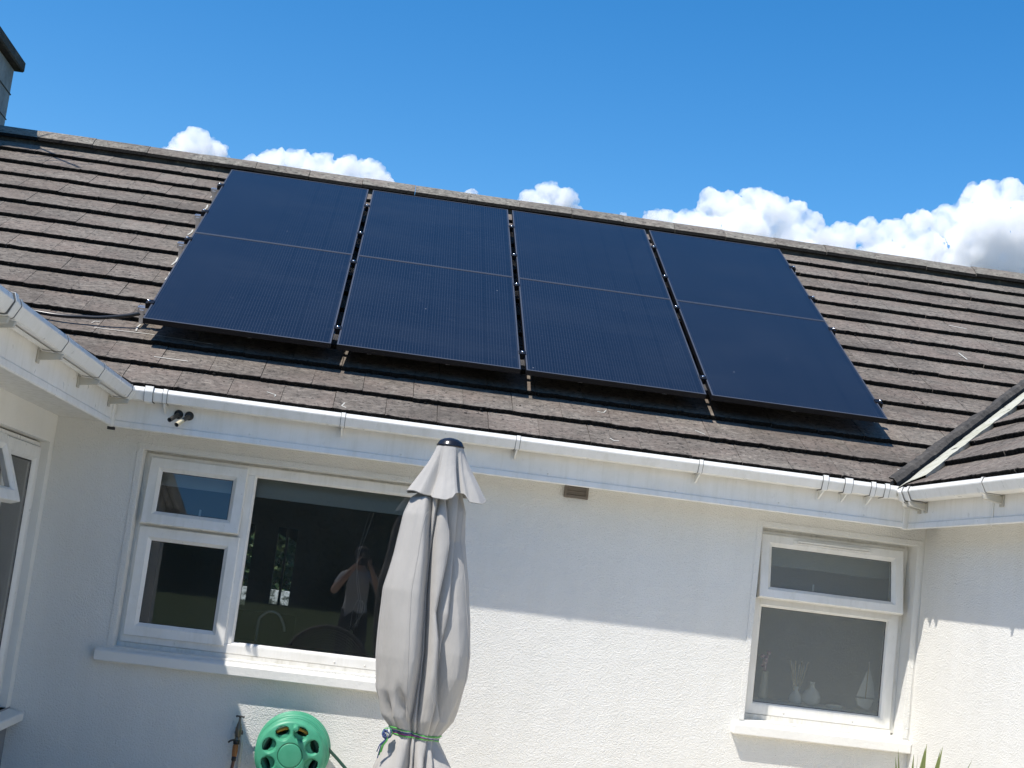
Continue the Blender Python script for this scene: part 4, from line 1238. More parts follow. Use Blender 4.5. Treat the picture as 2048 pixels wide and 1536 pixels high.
RL_LAB = ('lowest rail', 'second rail from the eaves', 'third rail from the eaves', 'rail nearest the ridge')
XE0, XE1 = PX0 - 0.078, PX0 + 4 * PW + 3 * GAPX + 0.045
for i, v0 in enumerate(RAILS):
    rl = thing('mounting_rail', 'aluminium mounting rail under the solar panels, ' + RL_LAB[i], 'rail', RP(XE0, v0, 0.09), 'mounting rails of the solar array')
    mb = MB()
    pr = [(-0.018, 0.074), (-0.018, 0.114), (-0.006, 0.114), (-0.006, 0.102), (0.006, 0.102), (0.006, 0.114), (0.018, 0.114), (0.018, 0.074)]
    mb.prism([RP(XE0, v0 + a, h) for a, h in pr], UX * (XE1 - XE0))
    mb.build('rail_bar', M['alu'] , rl)
    mb = MB(); mb.prism([RP(XE0 - 0.001, v0 + a, h) for a, h in ((-0.016, 0.075), (-0.016, 0.113), (0.016, 0.113), (0.016, 0.075))], UX * -0.004)
    mb.build('end_cap', M['alu'], rl, bevel=0.001)
    xs = [XE0 + 0.058] + [PX0 + (k + 1) * PW + k * GAPX + GAPX / 2 for k in range(3)] + [XE1 - 0.025]
    for j, x in enumerate(xs):
        mb = MB(); hw = 0.0165
        if j in (0, 4):
            s_ = 1 if j == 0 else -1
            mb.obox(RP(x - 0.0, v0, 0.133), UX * 0.016, UV * 0.025, UN * 0.018)
            mb.obox(RP(x + s_ * 0.018, v0, 0.1535), UX * 0.016, UV * 0.025, UN * 0.0022)
            bx = x
        else:
            mb.obox(RP(x, v0, 0.132), UX * 0.013, UV * 0.025, UN * 0.018)
            mb.obox(RP(x, v0, 0.1528), UX * 0.024, UV * 0.025, UN * 0.0020)
            bx = x
        cl = mb.build('clamp', M['blackalu'], rl, bevel=0.001)
        mb = MB(); mb.lathe(RP(bx, v0, 0.151), [(0.0085, 0), (0.0085, 0.010), (0.006, 0.013), (0, 0.013)], UN, 12); mb.build('bolt', M['steel'], cl)
    for x in (XE0 + 0.022, -0.9, -0.15, 0.35, 1.2, 1.75, 2.6, XE1 - 0.02):
        mb = MB()
        mb.obox(RP(x, v0 - 0.022, 0.055), UX * 0.014, UV * 0.003, UN * 0.045)
        mb.obox(RP(x, v0 + 0.03, 0.012), UX * 0.014, UV * 0.05, UN * 0.003)
        mb.build('roof_hook', M['steel'] if 0 else M['alu'], rl, bevel=0.001)
# conduit from the array to the eaves
pts = [(-2.60, 0.13, 0.02), (-2.448, 0.15, 0.020), (-2.349, 0.14, 0.022), (-2.22, 0.125, 0.024), (-2.10, 0.155, 0.03), (-1.95, 0.19, 0.034), (-1.80, 0.235, 0.045), (-1.68, 0.285, 0.06), (-1.56, 0.31, 0.075), (-1.4, 0.33, 0.075)]
CB = [(-2.62, 0.10), (-2.448, 0.27), (-2.349, 0.19), (-2.216, 0.09), (-2.001, 0.06), (-1.807, 0.13), (-1.605, 0.24), (-1.50, 0.27)]
cab = MB()
cp3 = [RP(x, v, h) for x, v, h in ((-2.75, 0.62, 0.012), (-2.60, 0.50, 0.014), (-2.469, 0.374, 0.018), (-2.365, 0.279, 0.020), (-2.232, 0.192, 0.022), (-2.12, 0.160, 0.026), (-2.012, 0.153, 0.030), (-1.90, 0.166, 0.035),
                                    (-1.803, 0.180, 0.040), (-1.67, 0.222, 0.055), (-1.585, 0.255, 0.070), (-1.50, 0.285, 0.078), (-1.38, 0.31, 0.08))]
def smooth_path(pts, n=6):
    out = []
    for i in range(len(pts) - 1):
        p0, p1, p2, p3 = pts[max(0, i - 1)], pts[i], pts[i + 1], pts[min(len(pts) - 1, i + 2)]
        for k in range(n):
            t_ = k / n
            out.append(0.5 * ((2 * p1) + (p2 - p0) * t_ + (2 * p0 - 5 * p1 + 4 * p2 - p3) * t_ * t_ + (3 * p1 - p0 - 3 * p2 + p3) * t_ ** 3))
    out.append(pts[-1])
    return out
cab.tube(smooth_path(cp3), 0.0125, 10)
tag(cab.build('cable', M['cable']), 'black conduit sagging over the tiles into the solar array', 'cable')

# ------------------------------------------------------------------ parasol
def lerp_table(tb, z):
    """tb sorted from high z to low z"""
    if z >= tb[0][0]: return tb[0][1]
    for (za, a), (zb_, b) in zip(tb, tb[1:]):
        if z >= zb_:
            f_ = (za - z) / (za - zb_)
            return a + (b - a) * f_
    return tb[-1][1]
LT = [(2.226, .281), (2.14, .272), (2.046, .255), (1.975, .215), (1.956, .190), (1.87, .160), (1.67, .137), (1.489, .106), (1.343, .106), (1.16, .114), (0.999, .136), (0.87, .183), (0.815, .232), (0.79, .246), (0.759, .228), (0.696, .207), (0.62, .178), (0.50, .150), (0.42, .135)]
RT = [(2.226, .421), (2.084, .43), (1.98, .450), (1.91, .474), (1.764, .489), (1.571, .529), (1.379, .564), (1.204, .586), (1.087, .585), (0.968, .561), (0.869, .533), (0.80, .488), (0.775, .474), (0.741, .496), (0.702, .522), (0.647, .560), (0.55, .590), (0.42, .615)]
UYC = 7.3
VT = [([(1.99, .262), (1.641, .296), (1.396, .308), (1.154, .321), (0.864, .309), (0.79, .33), (0.42, .29)], 0.62, 0.035, 0.20),
      ([(1.99, .322), (1.84, .318), (1.649, .314), (1.5, .325), (1.2, .352), (0.9, .352), (0.79, .36), (.42, .36)], 0.42, 0.035, 0.12),
      ([(1.99, .362), (1.755, .425), (1.62, .420), (1.4, .405), (1.265, .437), (0.969, .455), (0.79, .425), (.42, .44)], 0.46, 0.05, 0.20),
      ([(1.99, .432), (1.76, .459), (1.466, .474), (1.123, .478), (0.883, .493), (0.79, .455), (.42, .53)], 0.30, 0.05, 0.22)]
def canopy_point(phi, z):
    l, r_ = lerp_table(LT, z), lerp_table(RT, z)
    c_, Rr = (l + r_) / 2, (r_ - l) / 2
    k = 1.0
    near_tie = math.exp(-((z - 0.79) / 0.10) ** 2)
    for tb, dep, wl_, wr_ in VT:
        s_ = max(-0.97, min(0.97, (lerp_table(tb, z) - c_) / Rr))
        t_ = phi - math.asin(s_)
        k -= dep * (0.85 - 0.3 * near_tie) * (math.exp(-abs(t_) / (wl_ * 1.1)) if t_ < 0 else 0.55 * math.exp(-abs(t_) / wr_) + 0.45 * math.exp(-(t_ / wr_) ** 2))
    # folds at the back and on the left
    if abs(phi) > math.pi / 2:
        k -= 0.22 * (0.5 - 0.5 * math.cos(7 * (abs(phi) - math.pi / 2))) 
    # slack pockets above the tie on the left panel
    for pz, pp, pd, pw in ((0.90, -0.95, 0.16, 0.10), (0.95, -0.50, 0.20, 0.11), (0.865, -0.42, 0.14, 0.07)):
        sl = (z - pz) + 0.10 * (phi - pp)
        k -= pd * math.exp(-(sl / 0.055) ** 2) * math.exp(-((phi - pp) / pw) ** 2)
    lf = math.exp(-((phi + 1.0) / 0.42) ** 2)
    k += 0.035 * lf * math.sin(z * 7 + phi * 3)
    # gathers just above and below the tie
    ga = math.exp(-((z - 0.88) / 0.10) ** 2) * (0.06 if z > 0.79 else 0.0) + math.exp(-((z - 0.70) / 0.09) ** 2) * 0.05
    tri = lambda q: 1 - 4 * abs((q / 6.28318) % 1.0 - 0.5)
    k -= ga * tri(phi * 11 + 1.2 * math.sin(z * 9))
    # long taut creases that run down from the top seam
    for q0, sl_, am in ((-1.15, 0.10, 0.020), (-0.72, 0.22, 0.024), (-0.40, -0.05, 0.016), (0.15, 0.10, 0.02), (0.95, -0.12, 0.022), (1.25, -0.05, 0.018)):
        tt = phi - q0 - sl_ * (1.9 - z)
        k += am * math.exp(-abs(tt) / 0.06) * (0.5 + 0.5 * math.sin(2.2 * z + 5 * q0))
    k += 0.03 * noise.noise(Vector((phi * 1.6, z * 2.6, 3.1))) + 0.012 * noise.noise(Vector((phi * 4, z * 7, 9.1)))
    k = max(0.30, k)
    return (c_ + Rr * k * math.sin(phi), UYC - 0.92 * Rr * k * math.cos(phi), z)
pu = thing('patio_umbrella', 'closed grey parasol tied round the middle, standing in front of the wall', 'parasol', (0.352, UYC, 0))
NP, NZ = 420, 200
zz_ = [2.225 - (2.225 - 0.42) * i / NZ for i in range(NZ + 1)]
vs = [canopy_point(-math.pi + 2 * math.pi * k / NP, z) for z in zz_ for k in range(NP)]
mb = MB(); mb.add(vs, [(i * NP + k, i * NP + (k + 1) % NP, (i + 1) * NP + (k + 1) % NP, (i + 1) * NP + k) for i in range(NZ) for k in range(NP)], 0, True)
mb.build('canopy', M['cloth'], pu)
# stitched seams down the panels
for ph_ in (-1.32, -0.33, 0.52, 1.22):
    mb = MB(); pts = []
    for i in range(90):
        z = 2.0 - 1.18 * i / 89
        x, y, _ = canopy_point(ph_ + 0.05 * math.sin(z * 3), z)
        pts.append((0.352 + (x - 0.352) * 1.003, UYC + (y - UYC) * 1.003, z))
    mb.tube(pts, 0.0016, 5); mb.build('seam', M['cloth'], pu)
# vent cap skirt
HZ = [(-180, 1.965), (-120, 1.985), (-90, 1.970), (-62, 1.980), (-40, 1.966), (-18, 1.953), (0, 1.950), (10, 1.962), (17, 1.990), (28, 2.001), (42, 1.996), (50, 1.958), (62, 1.955), (90, 1.980), (130, 1.985), (180, 1.965)]
HR = [(-180, .18), (-120, .13), (-90, .190), (-70, .205), (-52, .175), (-36, .118), (-22, .160), (-6, .176), (10, .178), (20, .165), (32, .098), (50, .165), (64, .212), (90, .216), (130, .13), (180, .18)]
def tab(tb, d_):
    for (a, va), (b, vb) in zip(tb, tb[1:]):
        if a <= d_ <= b:
            f_ = (d_ - a) / (b - a); f_ = f_ * f_ * (3 - 2 * f_)
            return va + (vb - va) * f_
    return tb[-1][1]
NPS, NS = 220, 40
vs = []
for i in range(NS + 1):
    t_ = i / NS
    for k in range(NPS):
        dg = -180 + 360 * k / NPS; a = R(dg)
        rh = tab(HR, dg); zh = tab(HZ, dg)
        e = t_ ** (1.15)
        base = 0.068 + (0.155 - 0.068) * t_
        rr = base + (rh - 0.155) * (t_ ** (1.05 if rh < 0.155 else 1.5)) - 0.010 * math.sin(math.pi * t_)
        # keep the folds visible right up to the cap
        rr *= 1 + 0.10 * math.sin(math.pi * t_) * (rh - 0.155) / 0.06
        rr = max(rr, 0.058)
        z = 2.236 + (zh - 2.236) * (t_ ** 0.97)
        if i == NS: rr -= 0.004; z += 0.002
        cx = 0.352 + 0.000 * t_
        vs.append((cx + rr * math.sin(a), UYC - rr * math.cos(a), z + 0.002 * noise.noise(Vector((a * 3, t_ * 5, 0)))))
mb = MB(); mb.add(vs, [(i * NPS + k, i * NPS + (k + 1) % NPS, (i + 1) * NPS + (k + 1) % NPS, (i + 1) * NPS + k) for i in range(NS) for k in range(NPS)], 0, True)
sk = mb.build('vent_cap', M['cloth'], pu)
# stitched hem
mb = MB(); mb.tube([vs[(NS - 1) * NPS + k] for k in range(NPS)] + [vs[(NS - 1) * NPS]], 0.0026, 6, caps=False); mb.build('hem', M['cloth'], sk)
mb = MB(); mb.lathe((0.352, UYC, 2.225), [(0.060, 0), (0.070, 0.006), (0.072, 0.014), (0.066, 0.020), (0.064, 0.026), (0.056, 0.038), (0.036, 0.048), (0.015, 0.053), (0, 0.0535)], n=40)
mb.build('finial', M['blackplastic'], pu)
mb = MB(); mb.tube([(0.352, UYC, 0.05), (0.352, UYC, 2.22)], 0.022, 16); mb.build('pole', M['pole'], pu)
mb = MB(); mb.lathe((0.352, UYC, 0.01), [(0.25, 0), (0.25, 0.05), (0.22, 0.07), (0.05, 0.08), (0.035, 0.32), (0.03, 0.32)], n=40); mb.build('base', M['paving'], pu)
# little rib end showing under the cap
mb = MB(); mb.tube([(0.232, UYC - 0.085, 1.93), (0.236, UYC - 0.10, 1.90)], 0.004, 8); mb.tube([(0.236, UYC - 0.10, 1.90), (0.252, UYC - 0.11, 1.892)], 0.003, 8); mb.build('rib_tip', M['alu'], pu)
# cords
rc = random.Random(4)
cols = ['cord_green', 'cord_purple', 'cord_blue', 'cord_pale', 'cord_green']
for j, cn in enumerate(cols):
    pts = []
    for k in range(61):
        phi = -math.pi + 2 * math.pi * k / 60
        z = 0.793 + 0.010 * (j - 2) * 0.55 + 0.004 * math.sin(phi * 2 + j) - 0.012 * math.sin(phi)
        x, y, _ = canopy_point(phi, z)
        pts.append(Vector((0.352 + (x - 0.352) * 1.02, UYC + (y - UYC) * 1.03 - 0.002, z)))
    mb = MB(); mb.tube(pts, 0.0032, 6, caps=False); mb.build('tie_cord', M[cn], pu)
mb_k = {}
for j in range(16):
    cn = rc.choice(['cord_blue', 'cord_blue', 'cord_pale', 'cord_green'])
    mb = mb_k.setdefault(cn, MB())
    c_ = Vector((0.218, UYC - 0.11, 0.792))
    u_ = Vector((rc.gauss(0, 1), rc.gauss(0, 1), rc.gauss(0, 1))).normalized(); w_ = u_.orthogonal().normalized(); q_ = u_.cross(w_)
    ra, rbb = rc.uniform(0.016, 0.032), rc.uniform(0.012, 0.026)
    mb.tube([c_ + ra * math.cos(a * 0.5236) * w_ + rbb * math.sin(a * 0.5236) * q_ for a in range(13)], 0.003, 6, caps=False)
for j in range(4):
    mb = mb_k.setdefault('cord_green' if j < 2 else 'cord_blue', MB())
    mb.tube([(0.222, UYC - 0.12, 0.785), (0.222 - 0.004 * j, UYC - 0.125, 0.76), (0.207 - 0.006 * j, UYC - 0.12, 0.735), (0.200 - 0.007 * j, UYC - 0.115, 0.70 - 0.015 * (j % 3))], 0.0028, 6)
for cn, mb in mb_k.items():
    mb.build('cord_knot', M[cn], pu)

# ------------------------------------------------------------------ hose reel on the wall
RC = Vector((-0.268, 8.335, 0.500)); RY = 8.20
hr = thing('hose_reel', 'round green hose reel with a crank knob hung on the wall', 'hose reel', (RC.x, YW, RC.z))
slots = [R(90 + 22.5 + 45 * k + 3) for k in range(8)]
def flange_depth(r, a):
    """depth behind the rim plane (positive goes back)"""
    dome = 0.012 - 0.030 * max(0.0, 1 - (r / 0.182) ** 2)
    if r > 0.172: dome += 0.02 * ((r - 0.172) / 0.02) ** 2
    dp = 0.0
    x, z = r * math.cos(a), r * math.sin(a)
    for s_ in slots:
        cxs, czs = 0.126 * math.cos(s_), 0.126 * math.sin(s_)
        dx, dz_ = x - cxs, z - czs
        ru = dx * math.cos(s_) + dz_ * math.sin(s_); tu = -dx * math.sin(s_) + dz_ * math.cos(s_)
        q = (ru / 0.041) ** 2 + (tu / 0.043) ** 2
        if q < 1: dp = max(dp, 0.030 * min(1.0, (1 - q) * 3.0) )
    if abs(r - 0.0665) < 0.003: dp += 0.005
    return dome + dp
def in_hole(r, a):
    x, z = r * math.cos(a), r * math.sin(a)
    for s_ in slots:
        cxs, czs = 0.141 * math.cos(s_), 0.141 * math.sin(s_)
        dx, dz_ = x - cxs, z - czs
        ru = dx * math.cos(s_) + dz_ * math.sin(s_); tu = -dx * math.sin(s_) + dz_ * math.cos(s_)
        if (ru / 0.024) ** 2 + (tu / 0.039) ** 2 < 1: return True
    return False
NA, NR = 288, 64
vs = []
for i in range(NR + 1):
    r = 0.189 * i / NR + 1e-4
    for k in range(NA):
        a = 2 * math.pi * k / NA
        vs.append((RC.x + r * math.cos(a), RY + flange_depth(r, a), RC.z + r * math.sin(a)))
fs = []
for i in range(NR):
    for k in range(NA):
        rm = 0.189 * (i + 0.5) / NR; am = 2 * math.pi * (k + 0.5) / NA
        if in_hole(rm, am): continue
        fs.append((i * NA + k, i * NA + (k + 1) % NA, (i + 1) * NA + (k + 1) % NA, (i + 1) * NA + k))
mb = MB(); mb.add(vs, fs, 0, True)
fl = mb.build('front_flange', M['green'], hr, fix=False)
sm_ = fl.modifiers.new('thickness', 'SOLIDIFY'); sm_.thickness = 0.004; sm_.offset = -1
mb = MB()
mb.tube([(RC.x + 0.189 * math.cos(a * math.pi / 48), RY + 0.033, RC.z + 0.189 * math.sin(a * math.pi / 48)) for a in range(97)], 0.0085, 12, caps=False); mb.build('rim', M['green'], fl)
# raised lettering on the hub
tc_ = bpy.data.curves.new('hub_lettering', 'FONT'); tc_.body = 'HOZELOCK'; tc_.size = 0.021; tc_.align_x = 'CENTER'; tc_.align_y = 'CENTER'; tc_.extrude = 0.0012
to_ = bpy.data.objects.new('hub_lettering', tc_); COL.objects.link(to_)
dg = bpy.context.evaluated_depsgraph_get(); dg.update()
tm = bpy.data.meshes.new_from_object(to_.evaluated_get(dg)); bpy.data.objects.remove(to_)
for v_ in tm.vertices:
    x, y, z = v_.co
    a = -x / 0.20
    v_.co = (RC.x + x * 1.12, RY - 0.0175 - z, RC.z - 0.004 + y + 0.25 * x * x / 0.1)
tm.materials.clear(); tm.materials.append(M['green'])
link('hub_lettering', tm, fl)
# crank knob
mb = MB(); kb = Vector((RC.x + 0.012, RY + 0.004, RC.z + 0.152))
mb.lathe(kb, [(0.020, 0), (0.017, 0.008), (0.0135, 0.014), (0.0135, 0.064), (0.0155, 0.068), (0.0155, 0.076), (0.012, 0.080), (0.0, 0.080)], (0, -1, 0), 24); mb.build('crank_knob', M['green'], hr)
# drum and the hose wound on it
mb = MB(); mb.lathe((RC.x, RY + 0.04, RC.z), [(0.085, 0), (0.085, 0.20)], (0, 1, 0), 40); mb.build('drum', M['greendark'], hr)
mb = MB()
for i in range(5):
    yy = RY + 0.066 + 0.034 * i
    mb.tube([(RC.x + 0.150 * math.cos(a * math.pi / 40), yy + 0.02 * a / 80, RC.z + 0.150 * math.sin(a * math.pi / 40)) for a in range(81)], 0.017, 10, caps=False)
mb.build('inner_hose_coil', M['greendark'], hr)
mb = MB()
for i, (rr, tilt) in enumerate(((0.176, 0.012), (0.187, -0.016), (0.192, 0.02), (0.196, 0.0), (0.190, -0.01))):
    yy = RY + 0.070 + 0.029 * i
    mb.tube([(RC.x + 0.008 + rr * math.cos(a * math.pi / 48), yy + tilt * math.sin(a * math.pi / 48 * 1.0 + i), RC.z + 0.016 + rr * math.sin(a * math.pi / 48)) for a in range(97)], 0.0145, 10, caps=False)
mb.build('hose_coil', M['green'], hr)
for s_ in (slots[0], slots[7]):
    aa = [s_ + R(q) for q in (-14, -9, -3, 3, 9, 14)]
    mb = MB(); mb.tube([(RC.x + 0.146 * math.cos(a), RY + 0.036, RC.z + 0.146 * math.sin(a)) for a in aa], 0.0085, 10)
    mb.build('yellow_grip', M['yellow'], hr)
mb = MB(); mb.lathe((RC.x, RY + 0.218, RC.z), [(0.205, 0), (0.205, 0.008), (0.0, 0.008)], (0, 1, 0), 48); mb.build('back_flange', M['green'], hr)
mb = MB(); mb.box(RC.x - 0.05, RC.x + 0.05, RY + 0.228, YW - 0.001, RC.z - 0.12, RC.z + 0.10); mb.box(RC.x - 0.02, RC.x + 0.02, RY + 0.10, YW - 0.01, RC.z - 0.02, RC.z + 0.02); mb.build('wall_bracket', M['greendark'], hr, bevel=0.004)
mb = MB(); mb.tube(smooth_path([Vector(p) for p in ((-0.080, 8.30, 0.560), (-0.045, 8.33, 0.525), (0.02, 8.36, 0.465), (0.10, 8.38, 0.385), (0.18, 8.36, 0.28), (0.22, 8.30, 0.14), (0.22, 8.1, 0.035), (0.1, 7.8, 0.03))]), 0.0095, 10); mb.build('loose_hose_end', M['greendark'], hr)

# ------------------------------------------------------------------ garden tap
TX, TY = -0.583, 8.435
gt = thing('garden_tap', 'old brass garden tap with a tee handle and orange connector on the wall', 'tap', (TX, YW, 0.55))
mb = MB()
mb.lathe((TX, TY, 0.535), [(0.010, 0), (0.016, 0.004), (0.017, 0.03), (0.0185, 0.035), (0.0185, 0.055), (0.015, 0.06), (0.013, 0.075), (0.009, 0.082), (0.006, 0.10), (0.0055, 0.118), (0.0, 0.118)], n=20)
mb.tube([(TX, TY, 0.555), (TX, YW, 0.555)], 0.012, 12); mb.lathe((TX, YW - 0.008, 0.555), [(0.024, 0), (0.024, 0.008)], (0, 1, 0), 20)
mb.lathe((TX - 0.002, TY - 0.006, 0.498), [(0.013, 0), (0.0145, 0.01), (0.0145, 0.025), (0.011, 0.04)], n=18)
mb.build('tap_body', M['brass'], gt)
mb = MB(); mb.tube([(TX - 0.020, TY, 0.654), (TX + 0.020, TY, 0.652)], 0.0045, 8); mb.lathe((TX, TY, 0.645), [(0.007, 0), (0.007, 0.013), (0, 0.014)], n=12)
for s_ in (-1, 1):
    mb.lathe((TX + s_ * 0.020, TY, 0.6525), [(0.0, -0.006), (0.006, -0.003), (0.0065, 0.0), (0.006, 0.003), (0.0, 0.006)], (1, 0, 0), 10)
mb.build('tee_handle', M['pipe'], gt)
mb = MB(); mb.tube(smooth_path([Vector((TX - 0.006, TY - 0.02, 0.520)), Vector((TX - 0.022, TY - 0.03, 0.522)), Vector((TX - 0.036, TY - 0.035, 0.516)), Vector((TX - 0.044, TY - 0.035, 0.507))]), 0.0055, 8); mb.lathe((TX - 0.002, TY - 0.006, 0.50), [(0.018, 0), (0.019, 0.02), (0.012, 0.026)], n=16)
mb.build('lever', M['cable'], gt)
mb = MB(); mb.lathe((TX - 0.003, TY - 0.006, 0.430), [(0.012, 0), (0.0145, 0.004), (0.0155, 0.02), (0.0165, 0.03), (0.016, 0.055), (0.0135, 0.066), (0.013, 0.069)], n=18); mb.build('hose_connector', M['orange'], gt)
mb = MB(); mb.lathe((TX - 0.003, TY - 0.006, 0.405), [(0.011, 0), (0.0135, 0.005), (0.013, 0.026)], n=16); mb.build('connector_nut', M['darkwood'], gt)
mb = MB(); mb.tube(smooth_path([Vector((TX - 0.003, TY - 0.006, 0.41)), Vector((TX - 0.008, TY - 0.006, 0.33)), Vector((TX - 0.012, TY - 0.01, 0.2)), Vector((TX - 0.0, TY - 0.03, 0.06)), Vector((TX + 0.08, TY - 0.06, 0.03)), Vector((TX + 0.2, TY - 0.1, 0.03))]), 0.009, 10); mb.build('hose', M['brownhose'], gt)
mb = MB(); mb.tube([(TX + 0.024, YW - 0.012, 0.01), (TX + 0.024, YW - 0.012, 0.50), (TX + 0.012, YW - 0.014, 0.545)], 0.0085, 10); mb.build('supply_pipe', M['cream'], gt)

# ------------------------------------------------------------------ spiky plant in a pot by the right wall
PL = Vector((3.07, 7.62, 0.0))
sp_ = thing('spiky_plant', 'green sword leaved plant in front of the sunny corner wall', 'plant', PL)
mb = MB(); mb.lathe(PL, [(0.13, 0.013), (0.17, 0.28), (0.185, 0.285), (0.185, 0.33), (0.165, 0.33), (0.155, 0.27), (0.0, 0.27)], n=32); mb.build('pot', M['terracotta'], sp_)
def sword(tip, base, wd, bend=0.0, twist=0.0):
    base = Vector(base); tip = Vector(tip); ax = tip - base
    side = ax.cross(Vector((0, -1, 0.15))).normalized()
    side = (Matrix.Rotation(twist, 3, ax.normalized()) @ side)
    nrm = ax.cross(side).normalized()
    n_ = 9; vs = []; uv = []
    for i in range(n_ + 1):
        t_ = i / n_
        w_ = wd * (0.55 + 0.9 * t_) if t_ < 0.5 else wd * max(0.03, (1 - ((t_ - 0.5) / 0.5) ** 1.6))
        p = base + ax * t_ + nrm * bend * math.sin(math.pi * t_) 
        vs += [p - side * w_ / 2 + nrm * w_ * 0.18, p, p + side * w_ / 2 + nrm * w_ * 0.18]
    fs = [(3 * i + j, 3 * i + j + 1, 3 * i + j + 4, 3 * i + j + 3) for i in range(n_) for j in (0, 1)]
    mb = MB(); mb.add(vs, fs, 0, True)
    o = mb.build('leaf', M['sword'], sp_, fix=False)
    uvl = o.data.uv_layers.new(name='UVMap')
    for lp in o.data.loops:
        uvl.data[lp.index].uv = ((lp.vertex_index % 3) / 2.0, (lp.vertex_index // 3) / n_)
rp_ = random.Random(12)
for tip, wd, tw in (((2.942, 7.58, 0.965), 0.024, 0.5), ((3.044, 7.56, 0.975), 0.014, 0.9), ((3.098, 7.60, 0.985), 0.038, 0.1), ((3.117, 7.63, 1.005), 0.032, -0.2),
                    ((3.185, 7.60, 0.990), 0.030, 0.3), ((3.207, 7.63, 1.000), 0.030, -0.1), ((3.062, 7.66, 0.940), 0.030, 0.2), ((3.345, 7.56, 0.955), 0.026, 0.6), ((2.90, 7.50, 0.930), 0.022, -0.4)):
    sword(tip, PL + Vector((rp_.uniform(-0.03, 0.03), rp_.uniform(-0.03, 0.03), 0.30)), wd * 1.25, rp_.uniform(-0.02, 0.02), tw)
for i in range(26):
    a = rp_.uniform(0, 6.283); el = rp_.uniform(0.35, 1.15); ln = rp_.uniform(0.40, 0.55)
    tip = PL + Vector((math.cos(a) * math.cos(el) * ln, math.sin(a) * math.cos(el) * ln, 0.30 + math.sin(el) * ln))
    if tip.x > XR - 0.06 or tip.z > 0.83: continue
    sword(tip, PL + Vector((0.03 * math.cos(a), 0.03 * math.sin(a), 0.29)), rp_.uniform(0.022, 0.034), rp_.uniform(0.0, 0.05), rp_.uniform(-0.4, 0.4))

# ------------------------------------------------------------------ rooms behind the glass
def room(name, x0, x1, y0, y1, z0, z1, material, holes=()):
    mb = MB()
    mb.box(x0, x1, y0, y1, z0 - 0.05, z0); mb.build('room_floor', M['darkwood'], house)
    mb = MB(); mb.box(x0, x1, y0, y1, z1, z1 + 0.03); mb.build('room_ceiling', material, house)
    mb = MB()
    mb.box(x0 - 0.05, x0, y0, y1, z0, z1); mb.box(x1, x1 + 0.05, y0, y1, z0, z1)
    TB = lambda u, o, z: (u, y1 - o, z)
    wall_with_holes(mb, TB, x0, x1, z0, z1, list(holes), 0.10)
    mb.build('room_wall', material, house)
SL = [(-1.085, -1.02, 1.09, 1.80), (-0.81, -0.735, 1.13, 1.80), (-0.715, -0.635, 1.13, 1.80)]
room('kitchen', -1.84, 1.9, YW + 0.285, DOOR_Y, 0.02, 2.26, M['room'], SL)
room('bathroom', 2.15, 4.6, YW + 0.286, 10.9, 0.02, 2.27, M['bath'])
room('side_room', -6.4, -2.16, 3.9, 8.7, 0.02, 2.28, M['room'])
# glazed hall door lights: panes, slanted heads and bevelled diamonds
hd = MB(); hd.box(-1.15, -0.55, DOOR_Y - 0.03, DOOR_Y - 0.004, 0.02, 1.05)
hd.prism([(-1.085, DOOR_Y - 0.03, 1.67), (-1.02, DOOR_Y - 0.03, 1.755), (-1.02, DOOR_Y - 0.03, 1.82), (-1.085, DOOR_Y - 0.03, 1.82)], (0, 0.025, 0))
hd.prism([(-0.81, DOOR_Y - 0.03, 1.765), (-0.735, DOOR_Y - 0.03, 1.735), (-0.735, DOOR_Y - 0.03, 1.82), (-0.81, DOOR_Y - 0.03, 1.82)], (0, 0.025, 0))
hd.prism([(-0.715, DOOR_Y - 0.03, 1.745), (-0.635, DOOR_Y - 0.03, 1.70), (-0.635, DOOR_Y - 0.03, 1.82), (-0.715, DOOR_Y - 0.03, 1.82)], (0, 0.025, 0))
hall = hd.build('hall_door', M['darkwood'], house)
for a, b, c_, d_ in SL:
    mb = MB(); mb.add([(a, DOOR_Y + 0.03, c_), (b, DOOR_Y + 0.03, c_), (b, DOOR_Y + 0.03, d_), (a, DOOR_Y + 0.03, d_)], [(0, 1, 2, 3)]); mb.build('pane', M['glass'], hall, fix=False)
    for z in (1.335, 1.515):
        mb = MB(); xm = (a + b) / 2
        mb.add([(xm - 0.016, DOOR_Y + 0.02, z), (xm, DOOR_Y + 0.02, z - 0.022), (xm + 0.016, DOOR_Y + 0.02, z), (xm, DOOR_Y + 0.02, z + 0.022), (xm, DOOR_Y + 0.008, z)], [(0, 1, 4), (1, 2, 4), (2, 3, 4), (3, 0, 4)])
        mb.build('glass_diamond', M['whiteceramic'], hall, fix=False)
# blinds, tap, ornaments
bl = MB(); bl.box(-1.33, 0.42, 8.735, 8.741, 1.925, 2.075); bl.box(-1.33, 0.42, 8.728, 8.746, 1.908, 1.926); bl.tube([(-1.33, 8.745, 2.08), (0.42, 8.745, 2.08)], 0.02, 12)
tag(bl.build('roller_blind', M['blind']), 'pale roller blind pulled down a little inside the big window', 'blind')
bl = MB(); bl.box(2.38, 3.28, 8.80, 8.806, 1.905, 2.09); bl.box(2.38, 3.28, 8.795, 8.811, 1.89, 1.906)
tag(bl.build('roller_blind', M['blind']), 'short pale blind behind the frosted top sash', 'blind')
for (x0, x1, y1) in ((-1.36, 0.44, 8.93), (2.36, 3.30, 8.98)):
    mb = MB(); mb.box(x0, x1, 8.70, y1, 1.03 if x0 < 0 else 1.045, 1.05 if x0 < 0 else 1.068); mb.build('inner_sill', M['upvc'] if x0 > 0 else M['darkwood'], house)
